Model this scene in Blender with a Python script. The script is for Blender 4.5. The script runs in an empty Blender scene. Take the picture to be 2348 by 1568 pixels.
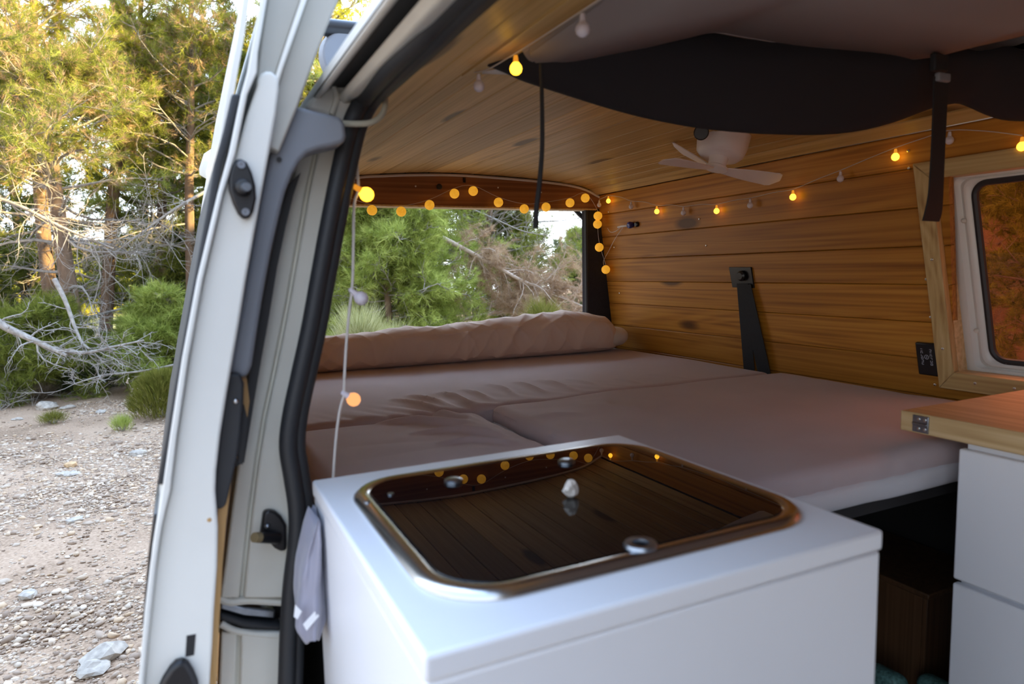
import bpy, bmesh, math, random
import numpy as np
from mathutils import Vector, Matrix, noise

random.seed(7)
rng = np.random.default_rng(11)
SC = bpy.context.scene
COL = SC.collection
PI = math.pi

# ------------------------------------------------------------------ camera geometry (24 mm lens on full frame)
W, H, F = 2348.0, 1568.0, 1565.0
CX, CY = W / 2, H / 2
CAM = np.array([0.0, 0.0, 1.45])


def _n(v):
    v = np.array(v, float)
    return v / np.linalg.norm(v)


_dy = _n([420 - CX, -(635 - CY), -F])
_up = _n(np.cross(np.array([1, .0233, 0.]), _dy))
if _up[1] < 0:
    _up = -_up
_dx = np.cross(_dy, _up)
RM = np.array([_dx, _dy, _up])          # camera axes -> world axes


def ray(px, py):
    return RM @ np.array([px - CX, -(py - CY), -F])


def onx(px, py, x):
    d = ray(px, py); return Vector(CAM + d * ((x - CAM[0]) / d[0]))


def ony(px, py, y):
    d = ray(px, py); return Vector(CAM + d * ((y - CAM[1]) / d[1]))


def onz(px, py, z):
    d = ray(px, py); return Vector(CAM + d * ((z - CAM[2]) / d[2]))


WK = .12                                 # lean of the right wall


def wx(z):
    return 1.80 - WK * (z - 1.05)


def onwall(px, py, off=0.0):
    d = ray(px, py)
    t = (1.80 - off - WK * (CAM[2] - 1.05) - CAM[0]) / (d[0] + WK * d[2])
    return Vector(CAM + d * t)


# ------------------------------------------------------------------ materials
def mat(name):
    m = bpy.data.materials.new(name); m.use_nodes = True
    nt = m.node_tree; nt.nodes.clear()
    o = nt.nodes.new('ShaderNodeOutputMaterial')
    return m, nt, o


def N(nt, typ, **kw):
    n = nt.nodes.new(typ)
    for k, v in kw.items():
        if k in n.inputs.keys() if hasattr(n.inputs, 'keys') else False:
            n.inputs[k].default_value = v
        else:
            setattr(n, k, v)
    return n


def L(nt, a, b):
    nt.links.new(a, b)


def setin(n, name, v):
    n.inputs[name].default_value = v


def ramp(nt, fac, stops):
    r = nt.nodes.new('ShaderNodeValToRGB')
    el = r.color_ramp.elements
    while len(el) > 1:
        el.remove(el[-1])
    el[0].position = stops[0][0]; el[0].color = (*stops[0][1], 1)
    for p, c in stops[1:]:
        e = el.new(p); e.color = (*c, 1)
    L(nt, fac, r.inputs['Fac'])
    return r.outputs['Color']


def plain(name, col, rough=.5, metal=0., spec=.5, var=.0, scale=8., bump=0., bscale=200., stretch=(1, 1, 1), coat=0., sheen=0.):
    m, nt, o = mat(name)
    b = nt.nodes.new('ShaderNodeBsdfPrincipled')
    setin(b, 'Base Color', (*col, 1)); setin(b, 'Roughness', rough); setin(b, 'Metallic', metal)
    setin(b, 'Specular IOR Level', spec); setin(b, 'Coat Weight', coat); setin(b, 'Sheen Weight', sheen)
    tc = nt.nodes.new('ShaderNodeTexCoord')
    mp = nt.nodes.new('ShaderNodeMapping'); setin(mp, 'Scale', stretch)
    L(nt, tc.outputs['Object'], mp.inputs['Vector'])
    if var > 0:
        n = nt.nodes.new('ShaderNodeTexNoise'); setin(n, 'Scale', scale); setin(n, 'Detail', 6.)
        L(nt, mp.outputs['Vector'], n.inputs['Vector'])
        c = ramp(nt, n.outputs['Fac'], [(.3, tuple(x * (1 - var) for x in col)), (.7, tuple(min(1, x * (1 + var)) for x in col))])
        L(nt, c, b.inputs['Base Color'])
    if bump > 0:
        n2 = nt.nodes.new('ShaderNodeTexNoise'); setin(n2, 'Scale', bscale); setin(n2, 'Detail', 3.)
        L(nt, mp.outputs['Vector'], n2.inputs['Vector'])
        bp = nt.nodes.new('ShaderNodeBump'); setin(bp, 'Strength', bump); setin(bp, 'Distance', .002)
        L(nt, n2.outputs['Fac'], bp.inputs['Height']); L(nt, bp.outputs['Normal'], b.inputs['Normal'])
    L(nt, b.outputs[0], o.inputs['Surface'])
    return m


def wood(name, light, mid, dark, axis='Y', knots=True, rough=.45, scale=1., gl=1.):
    """pine boards: grain along one axis, each loose board its own piece of the pattern"""
    m, nt, o = mat(name)
    b = nt.nodes.new('ShaderNodeBsdfPrincipled'); setin(b, 'Roughness', rough); setin(b, 'Specular IOR Level', .4)
    tc = nt.nodes.new('ShaderNodeTexCoord'); ge = nt.nodes.new('ShaderNodeNewGeometry')
    off = nt.nodes.new('ShaderNodeVectorMath'); off.operation = 'MULTIPLY_ADD'
    L(nt, ge.outputs['Random Per Island'], off.inputs[0]); off.inputs[1].default_value = (17.3, 31.7, 23.1)
    L(nt, tc.outputs['Object'], off.inputs[2])
    s = {'X': (.45, 11, 11), 'Y': (11, .45, 11), 'Z': (11, 11, .45)}[axis]
    mp = nt.nodes.new('ShaderNodeMapping'); setin(mp, 'Scale', tuple(k * scale for k in s))
    L(nt, off.outputs[0], mp.inputs['Vector'])
    # growth rings: distorted bands
    n1 = nt.nodes.new('ShaderNodeTexNoise'); setin(n1, 'Scale', 1.0); setin(n1, 'Detail', 2.); setin(n1, 'Distortion', .6)
    L(nt, mp.outputs[0], n1.inputs['Vector'])
    mu = nt.nodes.new('ShaderNodeMath'); mu.operation = 'MULTIPLY'; mu.inputs[1].default_value = 60.
    L(nt, n1.outputs['Fac'], mu.inputs[0])
    sn = nt.nodes.new('ShaderNodeMath'); sn.operation = 'SINE'; L(nt, mu.outputs[0], sn.inputs[0])
    mr = nt.nodes.new('ShaderNodeMapRange'); setin(mr, 'From Min', -1.); setin(mr, 'From Max', 1.)
    L(nt, sn.outputs[0], mr.inputs['Value'])
    # fine fibres
    mp2 = nt.nodes.new('ShaderNodeMapping'); setin(mp2, 'Scale', tuple(k * (9 if k > 2 else 2) * scale for k in s))
    L(nt, off.outputs[0], mp2.inputs['Vector'])
    n2 = nt.nodes.new('ShaderNodeTexNoise'); setin(n2, 'Scale', 1.); setin(n2, 'Detail', 4.)
    L(nt, mp2.outputs[0], n2.inputs['Vector'])
    ad = nt.nodes.new('ShaderNodeMath'); ad.operation = 'MULTIPLY_ADD'; ad.inputs[1].default_value = .24 * gl
    L(nt, mr.outputs[0], ad.inputs[0]); L(nt, n2.outputs['Fac'], ad.inputs[2])
    c = ramp(nt, ad.outputs[0], [(.38, light), (.66, mid), (1., dark)])
    # board to board tone
    hv = nt.nodes.new('ShaderNodeHueSaturation')
    vr = nt.nodes.new('ShaderNodeMapRange'); setin(vr, 'To Min', .78); setin(vr, 'To Max', 1.18)
    L(nt, ge.outputs['Random Per Island'], vr.inputs['Value']); L(nt, vr.outputs[0], hv.inputs['Value'])
    L(nt, c, hv.inputs['Color'])
    col = hv.outputs['Color']
    if knots:
        ks = {'X': (3.2, 9, 9), 'Y': (9, 3.2, 9), 'Z': (9, 9, 3.2)}[axis]
        mp3 = nt.nodes.new('ShaderNodeMapping'); setin(mp3, 'Scale', tuple(k * .55 * scale for k in ks))
        L(nt, off.outputs[0], mp3.inputs['Vector'])
        vo = nt.nodes.new('ShaderNodeTexVoronoi'); setin(vo, 'Scale', 1.)
        L(nt, mp3.outputs[0], vo.inputs['Vector'])
        k = nt.nodes.new('ShaderNodeMapRange'); setin(k, 'From Min', .10); setin(k, 'From Max', .16); setin(k, 'To Min', .85); setin(k, 'To Max', 0.)
        L(nt, vo.outputs['Distance'], k.inputs['Value'])
        mx = nt.nodes.new('ShaderNodeMix'); mx.data_type = 'RGBA'
        L(nt, k.outputs[0], mx.inputs['Factor']); L(nt, col, mx.inputs['A'])
        mx.inputs['B'].default_value = (dark[0] * .25, dark[1] * .22, dark[2] * .2, 1)
        col = mx.outputs['Result']
    L(nt, col, b.inputs['Base Color'])
    bp = nt.nodes.new('ShaderNodeBump'); setin(bp, 'Strength', .15); setin(bp, 'Distance', .001)
    L(nt, n2.outputs['Fac'], bp.inputs['Height']); L(nt, bp.outputs[0], b.inputs['Normal'])
    L(nt, b.outputs[0], o.inputs['Surface'])
    return m


def emit(name, col, strength, rim=None):
    m, nt, o = mat(name)
    e = nt.nodes.new('ShaderNodeEmission'); setin(e, 'Color', (*col, 1)); setin(e, 'Strength', strength)
    L(nt, e.outputs[0], o.inputs['Surface'])
    return m


def needles(name, dark, mid, light, trans=.4):
    m, nt, o = mat(name)
    at = nt.nodes.new('ShaderNodeAttribute'); at.attribute_name = 'tint'
    c = ramp(nt, at.outputs['Fac'], [(0., dark), (.5, mid), (1., light)])
    d = nt.nodes.new('ShaderNodeBsdfDiffuse'); t = nt.nodes.new('ShaderNodeBsdfTranslucent')
    L(nt, c, d.inputs['Color']); L(nt, c, t.inputs['Color'])
    mx = nt.nodes.new('ShaderNodeMixShader'); mx.inputs[0].default_value = trans
    L(nt, d.outputs[0], mx.inputs[1]); L(nt, t.outputs[0], mx.inputs[2]); L(nt, mx.outputs[0], o.inputs['Surface'])
    return m


M = {}
M['pine_wall_shaded'] = wood('pine_wall_shaded', (.50, .225, .03), (.41, .165, .018), (.22, .075, .008), 'Y')  # same pine as the ceiling, darkened to put the wall's shade in its colour
M['pine_ceiling_lit'] = wood('pine_ceiling_lit', (.74, .50, .20), (.64, .41, .14), (.42, .24, .07), 'Y', gl=.8)  # same pine as the wall, lightened for the light the ceiling gets
M['header_wood_backlit'] = wood('header_wood_backlit', (.30, .13, .05), (.24, .095, .035), (.14, .05, .018), 'X', knots=False)  # backlit shade put into a darker, redder wood colour
M['frame_wood_z'] = wood('frame_wood_z', (.62, .46, .22), (.52, .36, .15), (.34, .2, .07), 'Z', knots=False)
M['frame_wood_y'] = wood('frame_wood_y', (.62, .46, .22), (.52, .36, .15), (.34, .2, .07), 'Y', knots=False)
M['pale_wood_y'] = wood('pale_wood_y', (.72, .52, .28), (.62, .42, .2), (.48, .3, .13), 'Y', knots=False)
M['ply_z'] = wood('ply_z', (.62, .4, .18), (.52, .31, .12), (.36, .2, .07), 'Z', knots=False)
M['van_white'] = plain('van_white', (.74, .74, .70), .38, var=.05, scale=3., coat=.2)
M['rail_grey'] = plain('rail_grey', (.44, .43, .39), .5, var=.08, scale=5.)
M['van_dirty'] = plain('van_dirty', (.72, .71, .64), .5, var=.10, scale=6.)
M['rubber'] = plain('rubber', (.022, .024, .028), .55, bump=.15, bscale=120)
M['black_plastic'] = plain('black_plastic', (.012, .012, .014), .35)
M['grey_trim'] = plain('grey_trim', (.20, .215, .245), .55, var=.05, bump=.1, bscale=400)
M['white_lam'] = plain('white_lam', (.80, .81, .84), .35, var=.015, scale=4)
M['white_plastic'] = plain('white_plastic', (.90, .88, .90), .35)
M['steel'] = plain('steel', (.62, .6, .57), .22, metal=1.)
M['zinc'] = plain('zinc', (.34, .38, .44), .35, metal=1., var=.15, scale=60)
M['chrome'] = plain('chrome', (.8, .8, .82), .12, metal=1.)
M['dark_glass'] = plain('dark_glass', (.004, .004, .005), .012, spec=.32)
M['sheet'] = plain('sheet', (.52, .43, .44), .85, var=.05, scale=5, bump=.25, bscale=900, sheen=.15)
M['mattress_white'] = plain('mattress_white', (.62, .62, .66), .85, bump=.2, bscale=500)
M['pillow_fabric'] = plain('pillow_fabric', (.76, .62, .54), .85, var=.05, scale=6, bump=.2, bscale=700, sheen=.1)
M['white_fabric'] = plain('white_fabric', (.66, .6, .54), .85, bump=.2, bscale=600)
M['satin'] = plain('satin', (.27, .27, .34), .38, bump=.1, bscale=300, sheen=.3)
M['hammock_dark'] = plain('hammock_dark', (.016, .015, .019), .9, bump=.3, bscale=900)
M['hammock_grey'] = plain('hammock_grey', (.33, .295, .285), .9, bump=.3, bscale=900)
M['webbing'] = plain('webbing', (.012, .013, .016), .7, bump=.5, bscale=500)
M['carpet'] = plain('carpet', (.022, .020, .028), .95, var=.3, scale=300, bump=1., bscale=600)
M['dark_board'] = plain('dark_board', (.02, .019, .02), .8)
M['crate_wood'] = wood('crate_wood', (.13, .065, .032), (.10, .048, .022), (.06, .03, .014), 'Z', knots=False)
M['wire_clear'] = plain('wire_clear', (.62, .58, .55), .4)
M['cable_beige'] = plain('cable_beige', (.40, .38, .30), .5)
M['bulb_lit'] = emit('bulb_lit', (1., .50, .03), 4.5)
M['bulb_warm'] = emit('bulb_warm', (1., .42, .16), 1.15)
M['bulb_off'] = plain('bulb_off', (.72, .68, .76), .4)
M['cap_lit'] = emit('cap_lit', (1., .36, .03), .7)
M['bronze'] = plain('bronze', (.25, .19, .10), .5)
M['screw_steel'] = plain('screw_steel', (.7, .68, .65), .3, metal=1.)
M['blue_plastic'] = plain('blue_plastic', (.01, .025, .22), .25, coat=.5)
M['print_white'] = plain('print_white', (.55, .6, .68), .5)
M['cone_green'] = plain('cone_green', (.10, .22, .20), .6, var=.5, scale=160)
M['bark'] = plain('bark', (.20, .13, .085), .9, var=.4, scale=14, bump=1., bscale=30, stretch=(1, 1, .3))
M['bark_grey'] = plain('bark_grey', (.30, .27, .24), .9, var=.3, scale=30)
M['deadwood'] = plain('deadwood', (.36, .32, .28), .9, var=.3, scale=25)
M['deadwood_tan'] = plain('deadwood_tan', (.50, .39, .30), .9, var=.25, scale=25)
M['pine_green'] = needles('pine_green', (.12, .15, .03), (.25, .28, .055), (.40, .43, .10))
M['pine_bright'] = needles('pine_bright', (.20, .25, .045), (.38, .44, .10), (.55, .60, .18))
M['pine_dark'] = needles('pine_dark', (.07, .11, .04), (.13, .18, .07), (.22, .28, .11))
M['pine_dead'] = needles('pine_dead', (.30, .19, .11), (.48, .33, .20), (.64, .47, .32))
M['pine_sun_yellow'] = needles('pine_sun_yellow', (.28, .30, .03), (.50, .51, .05), (.68, .64, .08), .5)  # sunlight on the needles put into this yellower colour
M['olive_leaf'] = needles('olive_leaf', (.10, .11, .02), (.19, .19, .035), (.30, .28, .07))
M['grass_pale'] = needles('grass_pale', (.28, .28, .10), (.45, .44, .20), (.62, .6, .34))
M['grass_dry'] = needles('grass_dry', (.18, .14, .10), (.30, .24, .18), (.44, .36, .28))
M['stone'] = plain('stone', (.38, .33, .27), .9, var=.3, scale=30, bump=.5, bscale=60)


def gravel_mat():
    m, nt, o = mat('gravel_stone')
    ge = nt.nodes.new('ShaderNodeNewGeometry')
    c = ramp(nt, ge.outputs['Random Per Island'], [(0., (.22, .15, .10)), (.3, (.38, .28, .20)), (.6, (.44, .35, .26)), (.8, (.52, .36, .22)), (1., (.66, .56, .45))])
    b = nt.nodes.new('ShaderNodeBsdfPrincipled'); setin(b, 'Roughness', .9); L(nt, c, b.inputs['Base Color'])
    L(nt, b.outputs[0], o.inputs['Surface'])
    return m


def ground_mat(name, a, b_, c_):
    m, nt, o = mat(name)
    tc = nt.nodes.new('ShaderNodeTexCoord')
    n = nt.nodes.new('ShaderNodeTexNoise'); setin(n, 'Scale', .9); setin(n, 'Detail', 8.); setin(n, 'Roughness', .65)
    L(nt, tc.outputs['Object'], n.inputs['Vector'])
    v = nt.nodes.new('ShaderNodeTexVoronoi'); setin(v, 'Scale', 60.)
    L(nt, tc.outputs['Object'], v.inputs['Vector'])
    mx = nt.nodes.new('ShaderNodeMath'); mx.operation = 'MULTIPLY_ADD'; mx.inputs[1].default_value = .35
    L(nt, v.outputs['Distance'], mx.inputs[0]); L(nt, n.outputs['Fac'], mx.inputs[2])
    c = ramp(nt, mx.outputs[0], [(.42, a), (.6, b_), (.82, c_)])
    s = nt.nodes.new('ShaderNodeBsdfPrincipled'); setin(s, 'Roughness', .95); L(nt, c, s.inputs['Base Color'])
    n3 = nt.nodes.new('ShaderNodeTexNoise'); setin(n3, 'Scale', 45.); setin(n3, 'Detail', 8.)
    L(nt, tc.outputs['Object'], n3.inputs['Vector'])
    bp = nt.nodes.new('ShaderNodeBump'); setin(bp, 'Strength', .9); setin(bp, 'Distance', .02)
    L(nt, n3.outputs['Fac'], bp.inputs['Height']); L(nt, bp.outputs[0], s.inputs['Normal'])
    L(nt, s.outputs[0], o.inputs['Surface'])
    return m


M['gravel'] = gravel_mat()
M['stone_orange'] = plain('stone_orange', (.52, .34, .18), .9, var=.2, scale=30, bump=.5, bscale=60)
M['ground'] = ground_mat('ground', (.175, .112, .064), (.32, .208, .128), (.44, .30, .195))
M['shade_hill'] = ground_mat('shade_hill', (.22, .13, .07), (.34, .20, .11), (.40, .26, .15))
M['field'] = ground_mat('field', (.42, .30, .07), (.56, .42, .10), (.66, .52, .16))


def ball_mat():
    """woven rattan ball with a small lamp inside: glowing threads with darker gaps"""
    m, nt, o = mat('ball_glow')
    tc = nt.nodes.new('ShaderNodeTexCoord')
    v = nt.nodes.new('ShaderNodeTexVoronoi'); setin(v, 'Scale', 260.); v.feature = 'DISTANCE_TO_EDGE'
    L(nt, tc.outputs['Object'], v.inputs['Vector'])
    c = ramp(nt, v.outputs['Distance'], [(0., (1., .52, .06)), (.12, (.9, .40, .02)), (.3, (.62, .22, .004))])
    e = nt.nodes.new('ShaderNodeEmission'); setin(e, 'Strength', .62); L(nt, c, e.inputs['Color'])
    d = nt.nodes.new('ShaderNodeBsdfDiffuse'); setin(d, 'Color', (.6, .34, .08, 1))
    a = nt.nodes.new('ShaderNodeAddShader'); L(nt, e.outputs[0], a.inputs[0]); L(nt, d.outputs[0], a.inputs[1])
    L(nt, a.outputs[0], o.inputs['Surface'])
    return m


M['ball'] = ball_mat()


def glass_mat(name, tint, gl=.06):
    m, nt, o = mat(name)
    t = nt.nodes.new('ShaderNodeBsdfTransparent'); setin(t, 'Color', (*tint, 1))
    g = nt.nodes.new('ShaderNodeBsdfGlossy'); setin(g, 'Roughness', .02)
    mx = nt.nodes.new('ShaderNodeMixShader'); mx.inputs[0].default_value = gl
    L(nt, t.outputs[0], mx.inputs[1]); L(nt, g.outputs[0], mx.inputs[2]); L(nt, mx.outputs[0], o.inputs['Surface'])
    return m


M['tinted_glass'] = glass_mat('tinted_glass', (.80, .42, .27))
M['door_glass'] = glass_mat('door_glass', (.25, .27, .26))


# ------------------------------------------------------------------ objects
def tag(o, label=None, cat=None, group=None, kind=None):
    if label: o['label'] = label
    if cat: o['category'] = cat
    if group: o['group'] = group
    if kind: o['kind'] = kind
    return o


def thing(name, loc, label, cat, group=None):
    o = bpy.data.objects.new(name, None); COL.objects.link(o)
    o.location = loc; o.empty_display_size = .05
    return tag(o, label, cat, group)


def world_loc(o):
    v = Vector((0, 0, 0))
    while o is not None:
        v += o.location; o = o.parent
    return v


class MB:
    def __init__(s):
        s.v, s.f = [], []

    def add(s, vs, fs):
        b = len(s.v); s.v += [tuple(p) for p in vs]; s.f += [tuple(b + i for i in f) for f in fs]
        return s

    def box(s, lo, hi):
        x0, y0, z0 = lo; x1, y1, z1 = hi
        return s.add([(x0, y0, z0), (x1, y0, z0), (x1, y1, z0), (x0, y1, z0), (x0, y0, z1), (x1, y0, z1), (x1, y1, z1), (x0, y1, z1)],
                     [(0, 3, 2, 1), (4, 5, 6, 7), (0, 1, 5, 4), (1, 2, 6, 5), (2, 3, 7, 6), (3, 0, 4, 7)])

    def prism(s, pts, off):
        pts = [Vector(p) for p in pts]; off = Vector(off); n = len(pts)
        return s.add(pts + [p + off for p in pts],
                     [tuple(range(n)), tuple(range(2 * n - 1, n - 1, -1))] + [(i, (i + 1) % n, n + (i + 1) % n, n + i) for i in range(n)])

    def strip(s, a, b, off):
        """band between two polylines with the same number of points, extruded by off"""
        n = len(a); a = [Vector(p) for p in a]; b = [Vector(p) for p in b]; off = Vector(off)
        vs = a + b + [p + off for p in a] + [p + off for p in b]
        fs = []
        for i in range(n - 1):
            fs += [(i, i + 1, n + i + 1, n + i), (2 * n + i, 3 * n + i, 3 * n + i + 1, 2 * n + i + 1),
                   (i, 2 * n + i, 2 * n + i + 1, i + 1), (n + i, n + i + 1, 3 * n + i + 1, 3 * n + i)]
        fs += [(0, n, 3 * n, 2 * n), (n - 1, 3 * n - 1, 4 * n - 1, 2 * n - 1)]
        return s.add(vs, fs)

    def tube(s, path, r, n=8, caps=True, flat=None):
        path = [Vector(p) for p in path]; m = len(path)
        rs = r if isinstance(r, (list, tuple)) else [r] * m
        vs, fs = [], []
        prev = None
        for i, p in enumerate(path):
            d = (path[min(i + 1, m - 1)] - path[max(i - 1, 0)])
            if d.length < 1e-9: d = Vector((0, 0, 1))
            d.normalize()
            if prev is None:
                ref = Vector((0, 0, 1)) if abs(d.z) < .9 else Vector((1, 0, 0))
                u = d.cross(ref).normalized()
            else:
                u = (prev - d * prev.dot(d))
                u = u.normalized() if u.length > 1e-6 else d.orthogonal().normalized()
            prev = u; w = d.cross(u)
            for k in range(n):
                a = 2 * PI * k / n
                vs.append(p + (u * math.cos(a) + w * math.sin(a)) * rs[i])
        for i in range(m - 1):
            for k in range(n):
                fs.append((i * n + k, i * n + (k + 1) % n, (i + 1) * n + (k + 1) % n, (i + 1) * n + k))
        if caps:
            fs.append(tuple(range(n - 1, -1, -1))); fs.append(tuple((m - 1) * n + k for k in range(n)))
        return s.add(vs, fs)

    def lathe(s, prof, c, axis=(0, 0, 1), n=24):
        """prof: (radius, height) pairs along axis from c"""
        c = Vector(c); ax = Vector(axis).normalized(); u = ax.orthogonal().normalized(); w = ax.cross(u)
        vs, fs = [], []
        for r, h in prof:
            for k in range(n):
                a = 2 * PI * k / n
                vs.append(c + ax * h + (u * math.cos(a) + w * math.sin(a)) * max(r, 1e-5))
        for i in range(len(prof) - 1):
            for k in range(n):
                fs.append((i * n + k, i * n + (k + 1) % n, (i + 1) * n + (k + 1) % n, (i + 1) * n + k))
        fs.append(tuple(range(n - 1, -1, -1))); fs.append(tuple((len(prof) - 1) * n + k for k in range(n)))
        return s.add(vs, fs)

    def sphere(s, c, r, n=16, m=10, sc=(1, 1, 1)):
        c = Vector(c); vs, fs = [], []
        for i in range(m + 1):
            t = PI * i / m
            for k in range(n):
                a = 2 * PI * k / n
                vs.append(c + Vector((math.sin(t) * math.cos(a) * r * sc[0], math.sin(t) * math.sin(a) * r * sc[1], math.cos(t) * r * sc[2])))
        for i in range(m):
            for k in range(n):
                fs.append((i * n + k, (i + 1) * n + k, (i + 1) * n + (k + 1) % n, i * n + (k + 1) % n))
        return s.add(vs, fs)

    def grid(s, fn, nu, nv, closed_u=False):
        vs, fs = [], []
        for i in range(nu):
            for j in range(nv):
                vs.append(fn(i / (nu if closed_u else nu - 1), j / (nv - 1)))
        for i in range(nu if closed_u else nu - 1):
            for j in range(nv - 1):
                a = i * nv + j; b = ((i + 1) % nu) * nv + j
                fs.append((a, b, b + 1, a + 1))
        return s.add(vs, fs)

    def build(s, name, m, parent=None, bevel=0., seg=2, smooth=True, ang=35, subsurf=0, solid=0.):
        me = bpy.data.meshes.new(name)
        off = world_loc(parent) if parent is not None else Vector((0, 0, 0))
        bm = bmesh.new()
        bv = [bm.verts.new(Vector(p) - off) for p in s.v]
        for f in s.f:
            try:
                bm.faces.new([bv[i] for i in f])
            except ValueError:
                pass
        bmesh.ops.remove_doubles(bm, verts=bm.verts, dist=1e-6)
        bmesh.ops.recalc_face_normals(bm, faces=bm.faces)
        bm.to_mesh(me); bm.free()
        if smooth:
            me.polygons.foreach_set('use_smooth', [True] * len(me.polygons))
            me.set_sharp_from_angle(angle=math.radians(ang))
        me.materials.append(m)
        o = bpy.data.objects.new(name, me); COL.objects.link(o)
        o.parent = parent
        if solid:
            k = o.modifiers.new('solid', 'SOLIDIFY'); k.thickness = solid; k.offset = 0
        if bevel:
            k = o.modifiers.new('bevel', 'BEVEL'); k.width = bevel; k.segments = seg; k.limit_method = 'ANGLE'; k.angle_limit = math.radians(40)
            k.harden_normals = False
        if subsurf:
            k = o.modifiers.new('sub', 'SUBSURF'); k.levels = subsurf; k.render_levels = subsurf
        return o


def one(name, mb, m, label, cat, group=None, loc=None, kind=None, **kw):
    """a thing made of one mesh, its origin at loc"""
    o = mb.build(name, m, None, **kw)
    if loc is not None:
        loc = Vector(loc)
        o.data.transform(Matrix.Translation(-loc)); o.location = loc
    return tag(o, label, cat, group, kind)


def struct(name, mb, m, parent=None, **kw):
    o = mb.build(name, m, parent, **kw)
    if parent is None: o['kind'] = 'structure'
    return o


def lerp(a, b, t):
    return a + (b - a) * t


def interp(pts, t):
    """piecewise-linear y(x) over sorted (x, y) pairs"""
    if t <= pts[0][0]: return pts[0][1]
    for (x0, y0), (x1, y1) in zip(pts, pts[1:]):
        if t <= x1: return lerp(y0, y1, (t - x0) / (x1 - x0))
    return pts[-1][1]


def smooth_path(pts, k=6):
    """Catmull-Rom through 3-D points"""
    P = [Vector(p) for p in pts]; P = [P[0] * 2 - P[1]] + P + [P[-1] * 2 - P[-2]]
    out = []
    for i in range(1, len(P) - 2):
        for j in range(k):
            t = j / k; a, b, c, d = P[i - 1], P[i], P[i + 1], P[i + 2]
            out.append(.5 * ((2 * b) + (c - a) * t + (2 * a - 5 * b + 4 * c - d) * t * t + (3 * b - a - 3 * c + d) * t ** 3))
    out.append(P[-2].copy())
    return out


def roundbox(lo, hi, r, n, disp=None):
    """box with rounded edges on a fine grid, optionally pushed along the normal"""
    lo, hi = Vector(lo), Vector(hi)
    mb = MB(); nx, ny, nz = n
    ilo = lo + Vector((r, r, r)); ihi = hi - Vector((r, r, r))

    def pt(p):
        q = Vector((min(max(p[i], ilo[i]), ihi[i]) for i in range(3)))
        d = Vector(p) - q
        nn = d.normalized() if d.length > 1e-9 else Vector((0, 0, 1))
        w = q + nn * r
        if disp: w = w + nn * disp(w, nn)
        return w

    def ax(a, b, k):
        return [a + (b - a) * i / k for i in range(k + 1)]
    X, Y, Z = ax(lo.x, hi.x, nx), ax(lo.y, hi.y, ny), ax(lo.z, hi.z, nz)

    def face(A, B, mk):
        na, nb = len(A), len(B)
        vs = [pt(mk(a, b)) for a in A for b in B]
        fs = [(i * nb + j, (i + 1) * nb + j, (i + 1) * nb + j + 1, i * nb + j + 1) for i in range(na - 1) for j in range(nb - 1)]
        mb.add(vs, fs)
    for z in (lo.z, hi.z): face(X, Y, lambda a, b, z=z: (a, b, z))
    for y in (lo.y, hi.y): face(X, Z, lambda a, b, y=y: (a, y, b))
    for x in (lo.x, hi.x): face(Y, Z, lambda a, b, x=x: (x, a, b))
    return mb


# ================================================================== the setting: ground, added sun-blocking hill, field
def gz(x, y):
    return .035 * noise.noise((x * .5, y * .5, 3.)) + .012 * noise.noise((x * 2.3, y * 2.3, 9.))


g = MB(); g.grid(lambda u, v: (lerp(-30, 30, u), lerp(-25, 40, v), gz(lerp(-30, 30, u), lerp(-25, 40, v)) - .02), 161, 181)
struct('ground', g, M['ground'])


def hz(x, y):
    f = min(1, max(0, (x - 8.5) / 5.5)); f = f * f * (3 - 2 * f)
    e = min(1, max(0, (9.5 - y) / 3.)); e = e * e * (3 - 2 * e)
    return SHADE_HILL * f * e + .5 * noise.noise((x * .4, y * .4, 1.)) * f * e - .06


SHADE_HILL = 8.6
g = MB(); g.grid(lambda u, v: (lerp(8, 24, u), lerp(-24, 10, v), hz(lerp(8, 24, u), lerp(-24, 10, v))), 50, 90)
struct('shade_hill', g, M['shade_hill'])  # added hill that blocks the low sun from van and clearing
g = MB(); g.grid(lambda u, v: (lerp(-26, 6, u), lerp(22, 39, v), .05 + .06 * v * 17 + .06 * noise.noise((u * 30, v * 16, 2.))), 60, 40)
struct('field', g, M['field'])

# ================================================================== the van shell
# --- ceiling boards, following the arched section
SEC = [(.265, 1.700), (.31, 1.735), (.37, 1.765), (.45, 1.793), (.52, 1.808), (.62, 1.822), (.72, 1.832), (.83, 1.840), (.93, 1.845), (1.02, 1.847),
       (1.12, 1.845), (1.23, 1.842), (1.34, 1.838), (1.46, 1.831), (1.55, 1.822), (1.62, 1.812), (1.67, 1.797), (1.704, 1.772)]


def sec_z(x):
    return interp(SEC, x)


def board(mb, p, q, y0, y1, th, g=.0008):
    """one tongue and groove board between section points p and q, chamfered along its long edges"""
    p, q = Vector((p[0], 0, p[1])), Vector((q[0], 0, q[1]))
    d = (q - p).normalized(); nrm = Vector((d.z, 0, -d.x))
    if nrm.z > 0 and abs(nrm.z) > .3: nrm = -nrm
    pts = [p + d * g, p + d * (g + .002) + nrm * .002, q - d * (g + .002) + nrm * .002, q - d * g, q - d * g - nrm * th, p + d * g - nrm * th]
    mb.prism([Vector((w.x, y0, w.z)) for w in pts], (0, y1 - y0, 0))


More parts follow.
